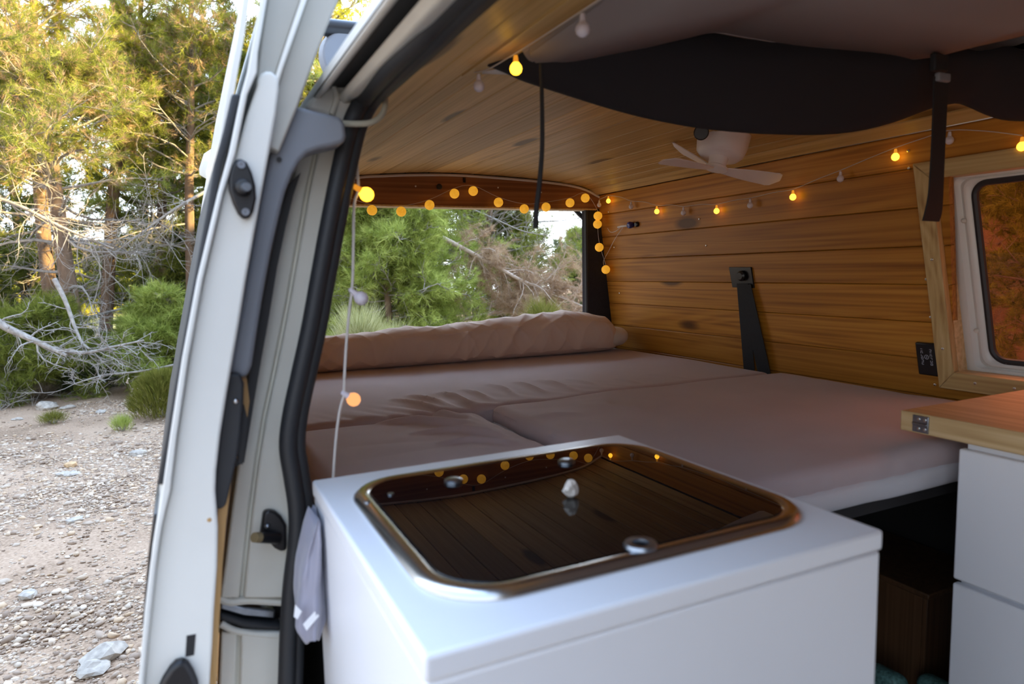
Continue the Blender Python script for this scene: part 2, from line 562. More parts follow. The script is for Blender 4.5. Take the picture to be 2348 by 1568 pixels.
cb = MB()
xs = [.265, .33, .40, .467, .52] + [.52 + .0985 * i for i in range(1, 11)] + [1.56, 1.62, 1.665, 1.704]
xs = sorted(set(round(x, 4) for x in xs if x <= 1.704)); xs = [x for i, x in enumerate(xs) if i == 0 or x - xs[i - 1] > .03]
for a, b in zip(xs, xs[1:]):
    y0 = -.9 if (b <= .521 or a >= 1.6) else 1.17
    board(cb, (a, sec_z(a)), (b, sec_z(b)), y0, 2.655, .012, .0013)
for (p0, p1) in zip(SEC, SEC[1:]):
    for y0, y1 in ([(-.9, 2.65)] if (p1[0] <= .525 or p0[0] >= 1.6) else [(1.17, 2.65)]):
        n0 = Vector((p1[1] - p0[1], 0, -(p1[0] - p0[0]))).normalized(); n0 = n0 if n0.z < 0 else -n0
        A0, A1 = Vector((p0[0], y0, p0[1])) - n0 * .0125, Vector((p1[0], y0, p1[1])) - n0 * .0125
        cb.prism([A0, A1, A1 - n0 * .004, A0 - n0 * .004], (0, y1 - y0, 0))
ceiling = struct('ceiling', cb, M['pine_ceiling_lit'], smooth=False)

tb_ = MB(); tb_.prism([(.470, -.9, 1.7925), (.524, -.9, 1.8025), (.527, -.9, 1.806), (.527, -.9, 1.83), (.520, -.9, 1.83), (.520, -.9, 1.8085), (.470, -.9, 1.799)], (0, 2.07, 0))
struct('trim_5', tb_, M['pine_ceiling_lit'], bevel=.0015)
# --- right wall boards with the window hole
wb = MB()
rows = [.985 - .0, 1.085, 1.125, 1.185, 1.285, 1.385, 1.485, 1.585, 1.685, 1.772]
for a, b in zip(rows, rows[1:]):
    segs = [(-.9, 2.66)] if (b < 1.13 or a > 1.68) else [(-.9, .33), (1.085, 2.66)]
    for y0, y1 in segs:
        p, q = Vector((wx(a), 0, a)), Vector((wx(b), 0, b))
        gp = .0 if abs(a - 1.125) < .001 else .0007
        gq = .0 if abs(b - 1.125) < .001 else .0007
        c = .0 if gp == 0 else .0022; c2 = .0 if gq == 0 else .0022
        d = (q - p).normalized(); nrm = Vector((-d.z, 0, d.x))
        pts = [p + d * gp, p + d * (gp + c) + nrm * .0018, q - d * (gq + c2) + nrm * .0018, q - d * gq, q - d * gq - nrm * .012, p + d * gp - nrm * .012]
        wb.prism([Vector((w.x, y0, w.z)) for w in pts], (0, y1 - y0, 0))
for z0, z1, y0, y1 in [(.985, 1.125, -.9, 2.655), (1.125, 1.685, 1.085, 2.655), (1.125, 1.685, -.9, .33), (1.685, 1.775, -.9, 2.655)]:
    wb.prism([(wx(z0) + .0125, y0, z0), (wx(z1) + .0125, y0, z1), (wx(z1) + .018, y0, z1), (wx(z0) + .018, y0, z0)], (0, y1 - y0, 0))
wall_right = struct('wall_right', wb, M['pine_wall_shaded'], smooth=False)


def screws(pts, parent, normal):
    for p in pts:
        MB().lathe([(.0034, 0), (.0034, .0012), (.0022, .0018)], p, normal, 12).build('screw', M['screw_steel'], parent)


WN = Vector((-1, 0, -WK)).normalized()
screws([onwall(x, y, .0035) for x, y in [(1603, 502), (1619, 563), (2082, 346), (2084, 385), (2117, 552), (2124, 640), (2134, 727), (2144, 882), (1395, 486), (1408, 567), (1420, 672)]], wall_right, WN)

# --- outer skin: right side (with the window opening), roof, lower sides, floor
sk = MB()
OX = 1.875
for y0, y1, z0, z1 in [(-.95, 2.7, .35, 1.10), (-.95, 2.7, 1.73, 1.78), (-.95, .22, 1.10, 1.73), (1.24, 2.7, 1.10, 1.73)]:
    sk.box((OX, y0, z0), (OX + .015, y1, z1))
struct('wall_outer', sk, M['van_white'])
rf = MB()
RS = [(.185, 1.715), (.22, 1.765), (.30, 1.825), (.45, 1.875), (.7, 1.905), (1.0, 1.915), (1.3, 1.908), (1.58, 1.885), (1.75, 1.845), (1.84, 1.80), (OX + .02, 1.765)]
rp = [Vector((x, 0, z)) for x, z in RS]; rq = [Vector((x, 0, z - .012)) for x, z in RS]
rf.strip([p + Vector((0, 1.17, 0)) for p in rp], [p + Vector((0, 1.17, 0)) for p in rq], (0, 1.56, 0))
L3 = 4
rf.strip([p + Vector((0, -.95, 0)) for p in rp[:L3]], [p + Vector((0, -.95, 0)) for p in rq[:L3]], (0, 2.12, 0))
rf.strip([p + Vector((0, -.95, 0)) for p in rp[7:]], [p + Vector((0, -.95, 0)) for p in rq[7:]], (0, 2.12, 0))
roof = struct('roof', rf, M['van_white'])
pt = MB()                                        # canvas of the raised roof above the opening
pt.box((.44, -.95, 2.16), (1.6, 1.2, 2.19))
for lo, hi in [((.44, -.95, 1.86), (.46, 1.2, 2.16)), ((1.58, -.95, 1.86), (1.6, 1.2, 2.16)), ((.44, 1.18, 1.86), (1.6, 1.2, 2.16)), ((.44, -.95, 1.86), (1.6, -.93, 2.16))]:
    pt.box(lo, hi)
struct('roof_pop_top', pt, M['hammock_grey'])
struct('floor', MB().box((.02, -.95, .40), (1.87, 2.7, .45)), M['dark_board'])
lw = MB()
lw.prism([(.04, 1.10, .45), (.10, 1.10, 1.10), (.20, 1.10, 1.60), (.28, 1.10, 1.72), (.255, 1.10, 1.74), (.17, 1.10, 1.60), (.07, 1.10, 1.10), (.01, 1.10, .45)], (0, 1.58, 0))
struct('wall_left', lw, M['pine_wall_shaded'])
fw = MB().box((.0, -.97, .40), (1.88, -.95, 2.19))
struct('front_light_block', fw, M['hammock_grey'])  # unseen partition, closed off to keep cab light out

# --- rear: header board, corner posts, tail sill
YR = 2.65
hd = thing('header_board', (1.0, YR, 1.71), 'wooden header board coloured dark reddish for its backlit shade, with an arched top over the rear opening', 'header')
top = [(815, 404), (880, 399), (940, 397), (1040, 400), (1150, 407), (1260, 415), (1330, 425), (1377, 440)]
tp = [ony(x, y, YR) for x, y in top]
tp = [Vector((.22, YR, 1.735)), Vector((.4, YR, 1.79))] + tp
tp = [Vector((p.x, YR, min(p.z - .004, sec_z(p.x) - .012))) for p in tp]
lo_ = [Vector((p.x, YR, 1.713)) for p in tp]
MB().strip(tp, lo_, (0, .03, 0)).build('board', M['header_wood_backlit'], hd, bevel=.002)
MB().tube([p + Vector((0, -.004, .001)) for p in smooth_path(tp, 4)], .0055, 8).build('edge_trim', M['wire_clear'], hd)
pl = MB(); pl.box((.3, YR - .004, 1.706), (1.70, YR + .07, 1.7125)); pl.build('lit_underside', M['pale_wood_y'], hd)  # outside light on the header's underside put in as paler wood
c = ony(1007, 428, YR); MB().lathe([(.0115, 0), (.0115, .004), (.009, .006)], c, (0, -1, 0), 20).build('plug', M['black_plastic'], hd)
c = ony(1064, 412, YR); h = MB(); h.box((c.x - .005, YR - .006, c.z - .012), (c.x + .005, YR, c.z + .008)); h.tube([c + Vector((0, -.006, -.006)), c + Vector((0, -.014, -.009)), c + Vector((0, -.014, .0))], .002, 6)
h.build('hook', M['black_plastic'], hd)
screws([ony(953, 427, YR - .001), ony(1142, 430, YR - .001), ony(1241, 441, YR - .001)], hd, (0, -1, 0))
tsill = MB().box((.04, YR - .012, .40), (1.87, YR + .1, 1.075)); struct('trim_1', tsill, M['carpet'])
dp = MB()
dp.strip([(1.652, YR + .005, 1.07), (1.655, YR + .005, 1.3), (1.657, YR + .005, 1.715)], [(1.80, YR + .005, 1.07), (1.775, YR + .005, 1.3), (1.735, YR + .005, 1.715)], (0, .05, 0))
tr2 = struct('trim_2', dp, M['carpet'])
MB().tube([(1.650, YR + .012, 1.07), (1.652, YR + .012, 1.4), (1.653, YR + .012, 1.71)], .009, 8).build('seal', M['rubber'], tr2)
rc = MB(); rc.prism([(1.66, YR + .03, 1.715), (1.735, YR + .03, 1.715), (1.80, YR + .03, 1.07), (1.80, YR + .03, .9), (1.885, YR + .03, .9), (1.885, YR + .03, 1.775), (1.75, YR + .03, 1.845), (1.3, YR + .03, 1.905), (1.0, YR + .03, 1.91), (.7, YR + .03, 1.90), (.3, YR + .03, 1.82), (.22, YR + .03, 1.76), (.25, YR + .03, 1.72)], (0, .03, 0))
struct('trim_4', rc, M['dark_board'])
dl = MB().strip([(.1, YR, 1.07), (.18, YR, 1.5), (.25, YR, 1.72)], [(.2, YR, 1.07), (.26, YR, 1.5), (.32, YR, 1.72)], (0, .05, 0)); struct('trim_3', dl, M['carpet'])

# --- raised tailgate with its gas strut
tg = thing('tailgate', (.95, 2.75, 1.93), 'raised white tailgate sticking out behind the roof', 'tailgate')
tgm = MB()
sec = [(.10, -.10), (.125, -.03), (.18, .01), (.30, .03), (.95, .05), (1.6, .03), (1.74, .01), (1.79, -.03), (1.81, -.10)]
a_ = [Vector((x, 2.76, 1.93 + z)) for x, z in sec]; b_ = [Vector((x, 2.76, 1.93 + z - .03)) for x, z in sec]
tgm.strip(a_, b_, (0, .80, .12))
tgm.build('panel', M['van_white'], tg, bevel=.004)
st = MB(); st.tube([ony(1318, 480, 2.74), ony(1366, 528, 2.72)], .011, 8); st.tube([ony(1305, 468, 2.745), ony(1320, 482, 2.74)], .006, 8)
st.build('gas_strut', M['black_plastic'], tg)

# ================================================================== right wall window
yl = 1.07
win = bpy.data.objects.new('window_1', None); COL.objects.link(win); win.location = (1.8, .7, 1.4); win['kind'] = 'structure'


def wp(y, z, off=0.):
    return Vector((wx(z) - off, y + .085 * (z - 1.117), z))


def wall_board(mb, y0, y1, z0, z1, th=.02, mitre=None):
    q = mitre or [(y0, z0), (y1, z0), (y1, z1), (y0, z1)]
    a = [wp(y, z, .002) for y, z in q]
    mb.prism(a, WN * th)


fo = (1.114, .28, 1.117, 1.697); fi = (1.070, .325, 1.163, 1.653)
wf = MB(); wall_board(wf, 0, 0, 0, 0, mitre=[(fo[0], fo[2]), (fi[0], fi[2]), (fi[0], fi[3]), (fo[0], fo[3])])
wf.build('window_frame', M['frame_wood_z'], win, bevel=.002)
wf = MB(); wall_board(wf, 0, 0, 0, 0, mitre=[(fo[1], fo[2]), (fi[1], fi[2]), (fi[1], fi[3]), (fo[1], fo[3])])
wf.build('window_frame', M['frame_wood_z'], win, bevel=.002)
wf = MB(); wall_board(wf, 0, 0, 0, 0, mitre=[(fo[0], fo[2]), (fo[1], fo[2]), (fi[1], fi[2]), (fi[0], fi[2])])
wf.build('window_frame', M['frame_wood_y'], win, bevel=.002)
wf = MB(); wall_board(wf, 0, 0, 0, 0, mitre=[(fo[0], fo[3]), (fo[1], fo[3]), (fi[1], fi[3]), (fi[0], fi[3])])
wf.build('window_frame', M['frame_wood_y'], win, bevel=.002)
screws([wp(*q, .0225) for q in [(1.092, 1.22), (1.092, 1.45), (1.02, 1.14), (.93, 1.14)]], win, WN)
# reveal boards behind the frame
dpt = .035
rv = MB()
for (ya, za, yb, zb) in [(fi[0], fi[2], fi[0], fi[3]), (fi[1], fi[2], fi[1], fi[3])]:
    s = 1 if ya > .7 else -1
    rv.prism([wp(ya, za), wp(yb, zb), wp(yb, zb, -dpt), wp(ya, za, -dpt)], (0, .012 * s, 0))
for z in (fi[2], fi[3]):
    s = -1 if z < 1.4 else 1
    rv.prism([wp(fi[0], z), wp(fi[1], z), wp(fi[1], z, -dpt), wp(fi[0], z, -dpt)], (0, 0, .012 * s))
rv.build('reveal', M['pale_wood_y'], win)
# white metal flange with a pressed channel, then gasket and glass
ga = (1.012, .36, 1.190, 1.638)                   # glass opening


def rrect(y0, y1, z0, z1, r, off, n=6):
    out = []
    for (cy, cz, a0) in [(y0 - r, z0 + r, -PI / 2), (y0 - r, z1 - r, 0), (y1 + r, z1 - r, PI / 2), (y1 + r, z0 + r, PI)]:
        for k in range(n + 1):
            a = a0 + PI / 2 * k / n
            out.append(wp(cy + r * math.cos(a), cz + r * math.sin(a), off))
    return out


fl = MB()
n6 = 6
inner = rrect(ga[0], ga[1], ga[2], ga[3], .035, -dpt - .006)
outer = []
for k, p in enumerate(inner):
    q = k // (n6 + 1); t = (k % (n6 + 1)) / n6
    yy = [lerp(fi[0] - .04, fi[0], t * 2) if t < .5 else fi[0], fi[0] if t <= .5 else lerp(fi[0], fi[0] - .04, t * 2 - 1), fi[1], fi[1]][q] if False else None
    outer.append(p)
R2 = rrect(fi[0] + .004, fi[1] - .004, fi[2] - .004, fi[3] + .004, .006, -dpt)
nn = len(inner)
mid1 = [R2[i].lerp(inner[i], .35) for i in range(nn)]; mid2 = [R2[i].lerp(inner[i], .5) + Vector((.010, 0, 0)) for i in range(nn)]; mid3 = [R2[i].lerp(inner[i], .68) for i in range(nn)]
rings = [R2, mid1, mid2, mid3, inner]
vs = [p for r in rings for p in r]
fs = [(a * nn + i, a * nn + (i + 1) % nn, (a + 1) * nn + (i + 1) % nn, (a + 1) * nn + i) for a in range(4) for i in range(nn)]
fl.add(vs, fs); fl.build('metal_flange', M['van_white'], win, solid=.002)
for (y, z) in [(1.035, 1.545), (1.035, 1.268)]:
    MB().lathe([(.006, 0), (.006, .003), (.004, .005)], wp(y, z, -dpt), WN, 16).build('rivet', M['van_dirty'], win)
gk = MB(); gp = rrect(ga[0] - .004, ga[1] + .004, ga[2] + .004, ga[3] - .004, .033, -dpt - .008, 8); gk.tube(gp + [gp[0]], .0085, 8, caps=False); gk.build('gasket', M['rubber'], win)
gl = MB(); gp = rrect(ga[0], ga[1], ga[2], ga[3], .035, -dpt - .012, 6); gl.prism(gp, (.004, 0, 0)); gl.build('pane', M['tinted_glass'], win, smooth=False)

# ================================================================== power outlet, strap anchor, gadget on the right wall
o_ = onwall(2134, 822)
po = thing('control_panel', o_, 'small black control panel with pale printed symbols beside the window frame', 'control panel')
oc = o_ - Vector((0, .085 * (o_.z - 1.117), 0))


def wallbox(mb, cy, cz, hy, hz, th, off=.002):
    mb.prism([wp(cy - hy, cz - hz, off), wp(cy + hy, cz - hz, off), wp(cy + hy, cz + hz, off), wp(cy - hy, cz + hz, off)], WN * th)


w0 = MB(); wallbox(w0, oc.y, oc.z, .030, .044, .012); w0.build('housing', M['black_plastic'], po, bevel=.004)
pr = MB()
random.seed(5)
for col in (.013, -.011):                          # two rows of small ring-like symbols, read sideways
    for k in range(6):
        cy, cz = oc.y + col, oc.z + .024 - k * .0075
        hw = .0024
        for (dy, dz, hy, hz_) in [(0, .0022, hw, .0004), (0, -.0022, hw, .0004), (-hw, 0, .0004, .0024), (hw, 0, .0004, .0024)]:
            if random.random() < .78: wallbox(pr, cy + dy, cz + dz, hy, hz_, .0006, .0143)
cp = [wp(oc.y + .001 + .0055 * math.cos(a), oc.z + .005 + .0055 * math.sin(a), .0146) for a in [k * PI / 8 for k in range(17)]]
pr.tube(cp, .0006, 5, caps=False); pr.tube([wp(oc.y + .001, oc.z + .002, .0146), wp(oc.y + .001, oc.z + .008, .0146)], .0006, 5)
pr.build('symbols', M['print_white'], po)

pa, pb = onwall(1675, 613), onwall(1728, 660)
an = thing('seat_belt', onwall(1700, 640), 'black belt hanging in two lengths from a square plate on the wooden wall', 'belt')
ap = MB(); ap.prism([onwall(x, y, .003) for x, y in [(1674, 612), (1724, 612), (1731, 660), (1682, 658)]], WN * .006); ap.build('anchor_plate', M['black_plastic'], an, bevel=.001)
lp = MB(); q = onwall(1702, 632, .012); lp.lathe([(.018, 0), (.018, .008), (.012, .014)], q, WN, 20); lp.build('anchor_bolt', M['black_plastic'], an)
for (xa, xb, ya, xc, xd, yb_) in [(1690, 1716, 650, 1708, 1732, 870), (1696, 1722, 652, 1742, 1771, 872)]:
    s = MB(); A = [onwall(lerp(xa, xc, t), lerp(ya, yb_, t), .016 + .006 * math.sin(t * PI)) for t in [i / 10 for i in range(11)]]
    B = [onwall(lerp(xb, xd, t), lerp(ya, yb_, t), .016 + .004 * math.sin(t * PI)) for t in [i / 10 for i in range(11)]]
    s.strip(A, B, WN * .0016); s.build('strap', M['webbing'], an)

bl = thing('wall_plug', onwall(1440, 517), 'small blue plug with a thin wire on the wooden wall', 'plug')
c = onwall(1444, 516, .018); MB().lathe([(.006, -.018), (.012, -.014), (.015, 0), (.012, .008), (.006, .011)], c, WN, 20).build('plug_body', M['blue_plastic'], bl)
c2 = onwall(1432, 518, .016)
MB().tube([c, c2 + Vector((0, .02, .0)), c2 + Vector((0, .05, -.002))], [.005, .005, .004], 10).build('plug_tip', M['wire_clear'], bl)
MB().lathe([(.011, 0), (.011, .008), (.008, .012)], onwall(1462, 514, .003), WN, 18).build('knob', M['black_plastic'], bl)
w_ = MB(); w_.tube(smooth_path([onwall(x, y, .012) for x, y in [(1424, 520), (1412, 530), (1400, 532), (1393, 523)]]), .0012, 6)
w_.tube(smooth_path([onwall(x, y, .012) for x, y in [(1428, 522), (1410, 548), (1396, 575), (1384, 598), (1386, 612)]]), .0012, 6)
w_.build('wire', M['wire_clear'], bl)

# ================================================================== bed
def ridge(x, y, sx, sy, z=0.):
    return abs(noise.noise((x * sx, y * sy, z)))


def _fold(pts, h, w):
    return ([onz(x, y, 1.09) for x, y in pts], h, w)


FOLDS = {'left': [_fold([(715, 952), (800, 942), (900, 940), (1000, 946), (1060, 958), (1110, 975)], .020, .020), _fold([(860, 966), (960, 960), (1060, 970), (1140, 990)], .017, .016), _fold([(940, 990), (1060, 980), (1160, 1000)], .014, .014),
                  _fold([(1000, 1012), (1080, 1004), (1180, 1015)], .012, .013), _fold([(880, 932), (980, 930), (1040, 945)], .012, .014), _fold([(1050, 940), (1100, 968), (1150, 1000), (1185, 1018)], .008, .02)],
         'rear': [_fold([(940, 905), (1000, 920), (1045, 932)], .012, .016), _fold([(1010, 898), (1050, 912), (1085, 926)], .013, .013), _fold([(1060, 892), (1105, 906), (1130, 918)], .009, .012), _fold([(1120, 880), (1165, 895), (1185, 908)], .008, .011),
                  _fold([(1180, 875), (1225, 890), (1255, 900)], .009, .011), _fold([(1230, 872), (1280, 884), (1320, 896)], .011, .013), _fold([(1300, 870), (1350, 880), (1380, 888)], .006, .011), _fold([(1480, 858), (1540, 864), (1580, 868)], .005, .012),
                  _fold([(1400, 868), (1440, 874), (1470, 880)], .006, .011), _fold([(900, 915), (960, 925), (1010, 938)], .010, .014)],
         'right': [_fold([(1215, 962), (1270, 952), (1340, 950)], .006, .02), _fold([(1320, 930), (1400, 934), (1490, 948)], .006, .03), _fold([(1215, 985), (1240, 990), (1275, 992)], .007, .012)]}


def folds(kind, p):
    t = 0.
    for pts, h, w in FOLDS[kind]:
        best, L_, acc = 9., 0., 0.
        tot = sum((b - a).length for a, b in zip(pts, pts[1:]))
        for a, b in zip(pts, pts[1:]):
            d = b - a; ll = d.length; u = max(0, min(1, ((p.x - a.x) * d.x + (p.y - a.y) * d.y) / (ll * ll)))
            q = math.hypot(p.x - a.x - d.x * u, p.y - a.y - d.y * u)
            if q < best: best, L_ = q, (acc + u * ll) / tot
            acc += ll
        if best < 3 * w: t += h * math.exp(-(best / w) ** 2) * math.sin(max(.0, min(1, L_)) * PI) ** .6
    return t


def sheet_disp(kind):
    def f(p, n):
        d = .0025 * noise.noise((p.x * 5, p.y * 5, 1.)) + .004 * noise.noise((p.x * 2, p.y * 2, 5.))
        if n.z > .5:
            d += folds(kind, p)
            if kind == 'rear':
                m = math.exp(-((p.y - 1.66) / .13) ** 2) * math.exp(-((p.x - .70) / .42) ** 4)
                d += m * .016 * (ridge(p.x * 1. + p.y * .6, p.y * .35, 13, 6, 2.) - .25)
            if kind == 'left':
                m = math.exp(-((p.y - 1.42) / .24) ** 2) * min(1, max(0, (p.x - .18) / .2))
                yy = p.y + .35 * (p.x - .4) ** 2
                d += m * .012 * (ridge(p.x * .5, yy, 3, 9, 4.) - .3)
            if kind == 'right':
                d += .004 * ridge(p.x, p.y, 3, 7, 8.)
        elif abs(n.z) < .6:
            d += .004 * noise.noise((p.x * 9 + p.y * 9, p.z * 6, 3.)) + .0022 * noise.noise((p.x * 40, p.y * 40, p.z * 5))
        return d
    return f


BZ = 1.09
mt = thing('mattress', (.96, 2.15, 1.03), 'full width rear mattress in a mauve grey sheet under the long bolster', 'mattress', None)
roundbox((.21, 1.645, 1.01), (1.755, 2.635, BZ), .034, (170, 110, 8), sheet_disp('rear')).build('sheet', M['sheet'], mt)
mt = thing('mattress', (.42, 1.3, 1.03), 'short left mattress piece with wrinkled grey sheet behind the white cooker cabinet', 'mattress', None)
roundbox((.19, .985, 1.01), (.676, 1.637, BZ - .004), .034, (100, 130, 8), sheet_disp('left')).build('sheet', M['sheet'], mt)
mt = thing('mattress', (1.22, 1.2, 1.03), 'wide right mattress piece with mauve grey sheet and bare white front edge', 'mattress', None)
roundbox((.706, .806, 1.034), (1.765, 1.640, BZ + .004), .029, (110, 90, 8), sheet_disp('right')).build('sheet', M['sheet'], mt)
roundbox((.709, .800, 1.008), (1.76, 1.636, 1.058), .02, (50, 45, 6), lambda p, n: .002 * noise.noise((p.x * 12, p.y * 12, p.z * 30))).build('mattress_core', M['mattress_white'], mt)
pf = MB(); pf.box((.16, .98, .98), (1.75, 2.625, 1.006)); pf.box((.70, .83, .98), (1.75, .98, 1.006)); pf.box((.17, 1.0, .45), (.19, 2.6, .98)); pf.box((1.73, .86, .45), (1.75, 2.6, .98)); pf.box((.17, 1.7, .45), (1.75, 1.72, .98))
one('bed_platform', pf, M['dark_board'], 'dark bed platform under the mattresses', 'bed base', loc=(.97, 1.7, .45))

# bolster: one long soft roll with diagonal creases
BT = [(.21, 1.225), (.45, 1.222), (.62, 1.228), (.9, 1.237), (1.15, 1.25), (1.32, 1.262), (1.45, 1.268), (1.53, 1.262), (1.62, 1.24), (1.66, 1.205)]
BF = [(.21, 2.525), (.5, 2.49), (.8, 2.46), (1.1, 2.43), (1.4, 2.40), (1.66, 2.40)]


def bol(u, v):
    x = lerp(.21, 1.668, v)
    e = min(1, max(0, (1.668 - x) / .10)); e = (1 - (1 - e) ** 2) ** .5 * .5 + .5 if e < 1 else 1.
    e2 = min(1, (x - .21) / .05 + .35)
    zt = interp(BT, x); yf = interp(BF, x); yb = 2.618
    zc, hz_ = (zt + BZ) / 2, (zt - BZ) / 2 * e2
    yc, hy = (yf + yb) / 2, (yb - yf) / 2
    a = 2 * PI * u
    ca, sa = math.cos(a), math.sin(a)
    p = Vector((x, yc + hy * math.copysign(abs(ca) ** .75, ca) * e, zc + hz_ * math.copysign(abs(sa) ** .72, sa) * (.75 + .25 * e)))
    nrm = Vector((0, ca, sa))
    s = a / (2 * PI) * .62
    xx = x + .55 * s
    wv = .25 * noise.noise((x * 4, s * 5, 8.))
    def rg(px_, py_, z_): return max(0., 1 - 2.6 * abs(noise.noise((px_, py_, z_)))) ** 2
    am = .35 + .65 * min(1, max(0, .5 + 1.3 * noise.noise((x * 2.2, s * 3, 4.))))
    d = am * (.013 * rg(xx * 6 + wv, s * 2.6, 2.) + .009 * rg((x + .9 * s) * 9 + wv * 2, s * 3.5, 6.) + .006 * rg((x - .5 * s) * 13, s * 6 + wv, 9.)) + .010 * noise.noise((x * 3, s * 4, 1.)) - .004
    if sa > .5: d *= .6
    if sa < -.6: d = min(d, 0.) * .4
    d *= min(1., (1.668 - x) / .06 + .2)
    return p + nrm * d


bo = thing('bolster', (.95, 2.52, BZ), 'long crumpled beige bolster lying across the bed along the rear opening', 'bolster')
b = MB(); b.grid(bol, 170, 420, closed_u=True)
nv = 420
b.f.append(tuple(i * nv for i in range(170))); b.f.append(tuple(i * nv + nv - 1 for i in range(169, -1, -1)))
b.build('cover', M['pillow_fabric'], bo, ang=80)
hem = MB(); hem.tube([bol(.12 + .002 * math.sin(i), lerp(.08, .55, i / 40.)) + Vector((0, -.001, .001)) for i in range(41)], .0022, 6); hem.build('seam', M['pillow_fabric'], bo)


def pil(u, v):
    a = 2 * PI * u; x = lerp(1.56, 1.735, v)
    k = (1 - abs(2 * v - 1) ** 2.6) ** .5 if 0 < v < 1 else 0.02
    k = max(k, .04)
    return Vector((x, 2.50 + .10 * k * math.cos(a), 1.148 + .045 * k * math.copysign(abs(math.sin(a)) ** .8, math.sin(a)) + .014 * (v - .5) + .004 * noise.noise((u * 9, v * 6, 2.))))


p_ = MB(); p_.grid(pil, 40, 24, closed_u=True)
one('pillow', p_, M['white_fabric'], 'off white pillow corner sticking out past the right end of the bolster', 'pillow', loc=(1.65, 2.5, BZ), ang=80)

# ================================================================== cooker cabinet
CX0, CX1, CY0, CY1, CZ = .147, .664, .474, .972, 1.16
cab = thing('cooker_cabinet', (.405, .72, .45), 'white box cabinet with a glass lidded cooker set in its top', 'cabinet')
MB().box((CX0, CY0, .45), (CX1, CY1, 1.136)).build('body', M['white_lam'], cab, bevel=.003)


def rr(x0, x1, y0, y1, r, z, n=8):
    out = []
    for (cx, cy, a0) in [(x1 - r, y0 + r, -PI / 2), (x1 - r, y1 - r, 0), (x0 + r, y1 - r, PI / 2), (x0 + r, y0 + r, PI)]:
        for k in range(n + 1):
            a = a0 + PI / 2 * k / n
            out.append(Vector((cx + r * math.cos(a), cy + r * math.sin(a), z)))
    return out


MB().box((CX0 - .002, CY0 - .002, 1.137), (CX1 + .002, CY1 + .001, CZ)).build('top_panel', M['white_lam'], cab, bevel=.004, seg=3)
ck = thing('cooker', (.41, .72, CZ), 'built in cooker with steel rim and dark glass lid in the white cabinet top', 'cooker')
LX0, LX1, LY0, LY1, LR = .176, .646, .522, .918, .075
ringdef = [(0, .0), (.0, .003), (.006, .008), (.016, .009), (.021, .0065), (.023, .003)]
rings = [rr(LX0 + i, LX1 - i, LY0 + i, LY1 - i, LR - i * .9, CZ + h) for i, h in ringdef]
nn = len(rings[0]); rim = MB()
rim.add([p for r in rings for p in r], [(a * nn + i, a * nn + (i + 1) % nn, (a + 1) * nn + (i + 1) % nn, (a + 1) * nn + i) for a in range(len(rings) - 1) for i in range(nn)])
rim.build('rim', M['steel'], ck, ang=60)
glp = rr(LX0 + .021, LX1 - .021, LY0 + .021, LY1 - .021, LR - .02, CZ + .002)
MB().prism(glp, (0, 0, .006)).build('glass_lid', M['dark_glass'], ck, bevel=.0015)
GZ = CZ + .008
for px, py, r in [(1040, 1105, .0125), (1299, 1061, .0125)]:
    c = onz(px, py, GZ); MB().lathe([(r, 0), (r, .003), (r * .8, .005), (r * .3, .0055)], c, (0, 0, 1), 20).build('hinge_cap', M['zinc'], ck)
c = onz(1469, 1252, GZ); MB().lathe([(.008, .0), (.008, .001), (.0085, .004), (.016, .004), (.0175, .001), (.0175, 0)], c, (0, 0, 1), 28).build('lid_ring', M['zinc'], ck)
for px, py in [(896, 1134), (842, 1152)]:
    MB().lathe([(.004, 0), (.004, .002)], onz(px, py, GZ), (0, 0, 1), 12).build('rivet', M['zinc'], ck)
c = onz(1309, 1140, GZ)
tw = MB(); n_ = []
for i in range(9):
    t = PI * i / 8
    for k in range(14):
        a = 2 * PI * k / 14
        rr_ = .0085 * (1 + .9 * noise.noise((math.cos(a) * 2.6, math.sin(a) * 2.6, i * .55)))
        n_.append(c + Vector((math.sin(t) * math.cos(a) * rr_, math.sin(t) * math.sin(a) * rr_ * .8, 0.0115 - math.cos(t) * .0115)))
tw.add(n_, [(i * 14 + k, i * 14 + (k + 1) % 14, (i + 1) * 14 + (k + 1) % 14, (i + 1) * 14 + k) for i in range(8) for k in range(14)])
one('paper_scrap', tw, M['white_fabric'], 'tiny crumpled white scrap lying on the dark glass lid', 'scrap', loc=c, ang=20)

# ================================================================== right hand worktop and drawers
wt = thing('worktop', (1.5, .35, 1.121), 'pale wooden worktop with a small metal hinge on its end', 'worktop')
MB().box((1.243, -.5, 1.121), (1.765, .855, 1.16)).build('board', M['pale_wood_y'], wt, bevel=.002)
hp = MB(); y0 = onx(2095, 965, 1.243).y; y1 = onx(2131, 970, 1.243).y
hp.box((1.2395, y1, 1.1245), (1.243, y0, 1.1565)); hp.tube([(1.239, y1 + .001, 1.1405), (1.239, y0 - .001, 1.1405)], .0032, 10); hp.build('hinge', M['zinc'], wt, bevel=.0006)
for dy in (.006, .018):
    for dz in (-.009, .009):
        MB().lathe([(.003, 0), (.003, .001), (.0015, .0016)], (1.2392, y1 + dy, 1.1405 + dz), (-1, 0, 0), 12).build('screw', M['screw_steel'], wt)
dr = thing('drawer_unit', (1.5, .13, .45), 'white drawer unit standing under the pale wooden worktop', 'drawer unit')
MB().box((1.281, -.48, .45), (1.76, .748, 1.12)).build('body', M['white_lam'], dr)
for z0, z1 in [(.855, 1.104), (.60, .847), (.46, .592)]:
    MB().box((1.263, -.47, z0), (1.281, .754, z1)).build('drawer', M['white_lam'], dr, bevel=.004, seg=3)

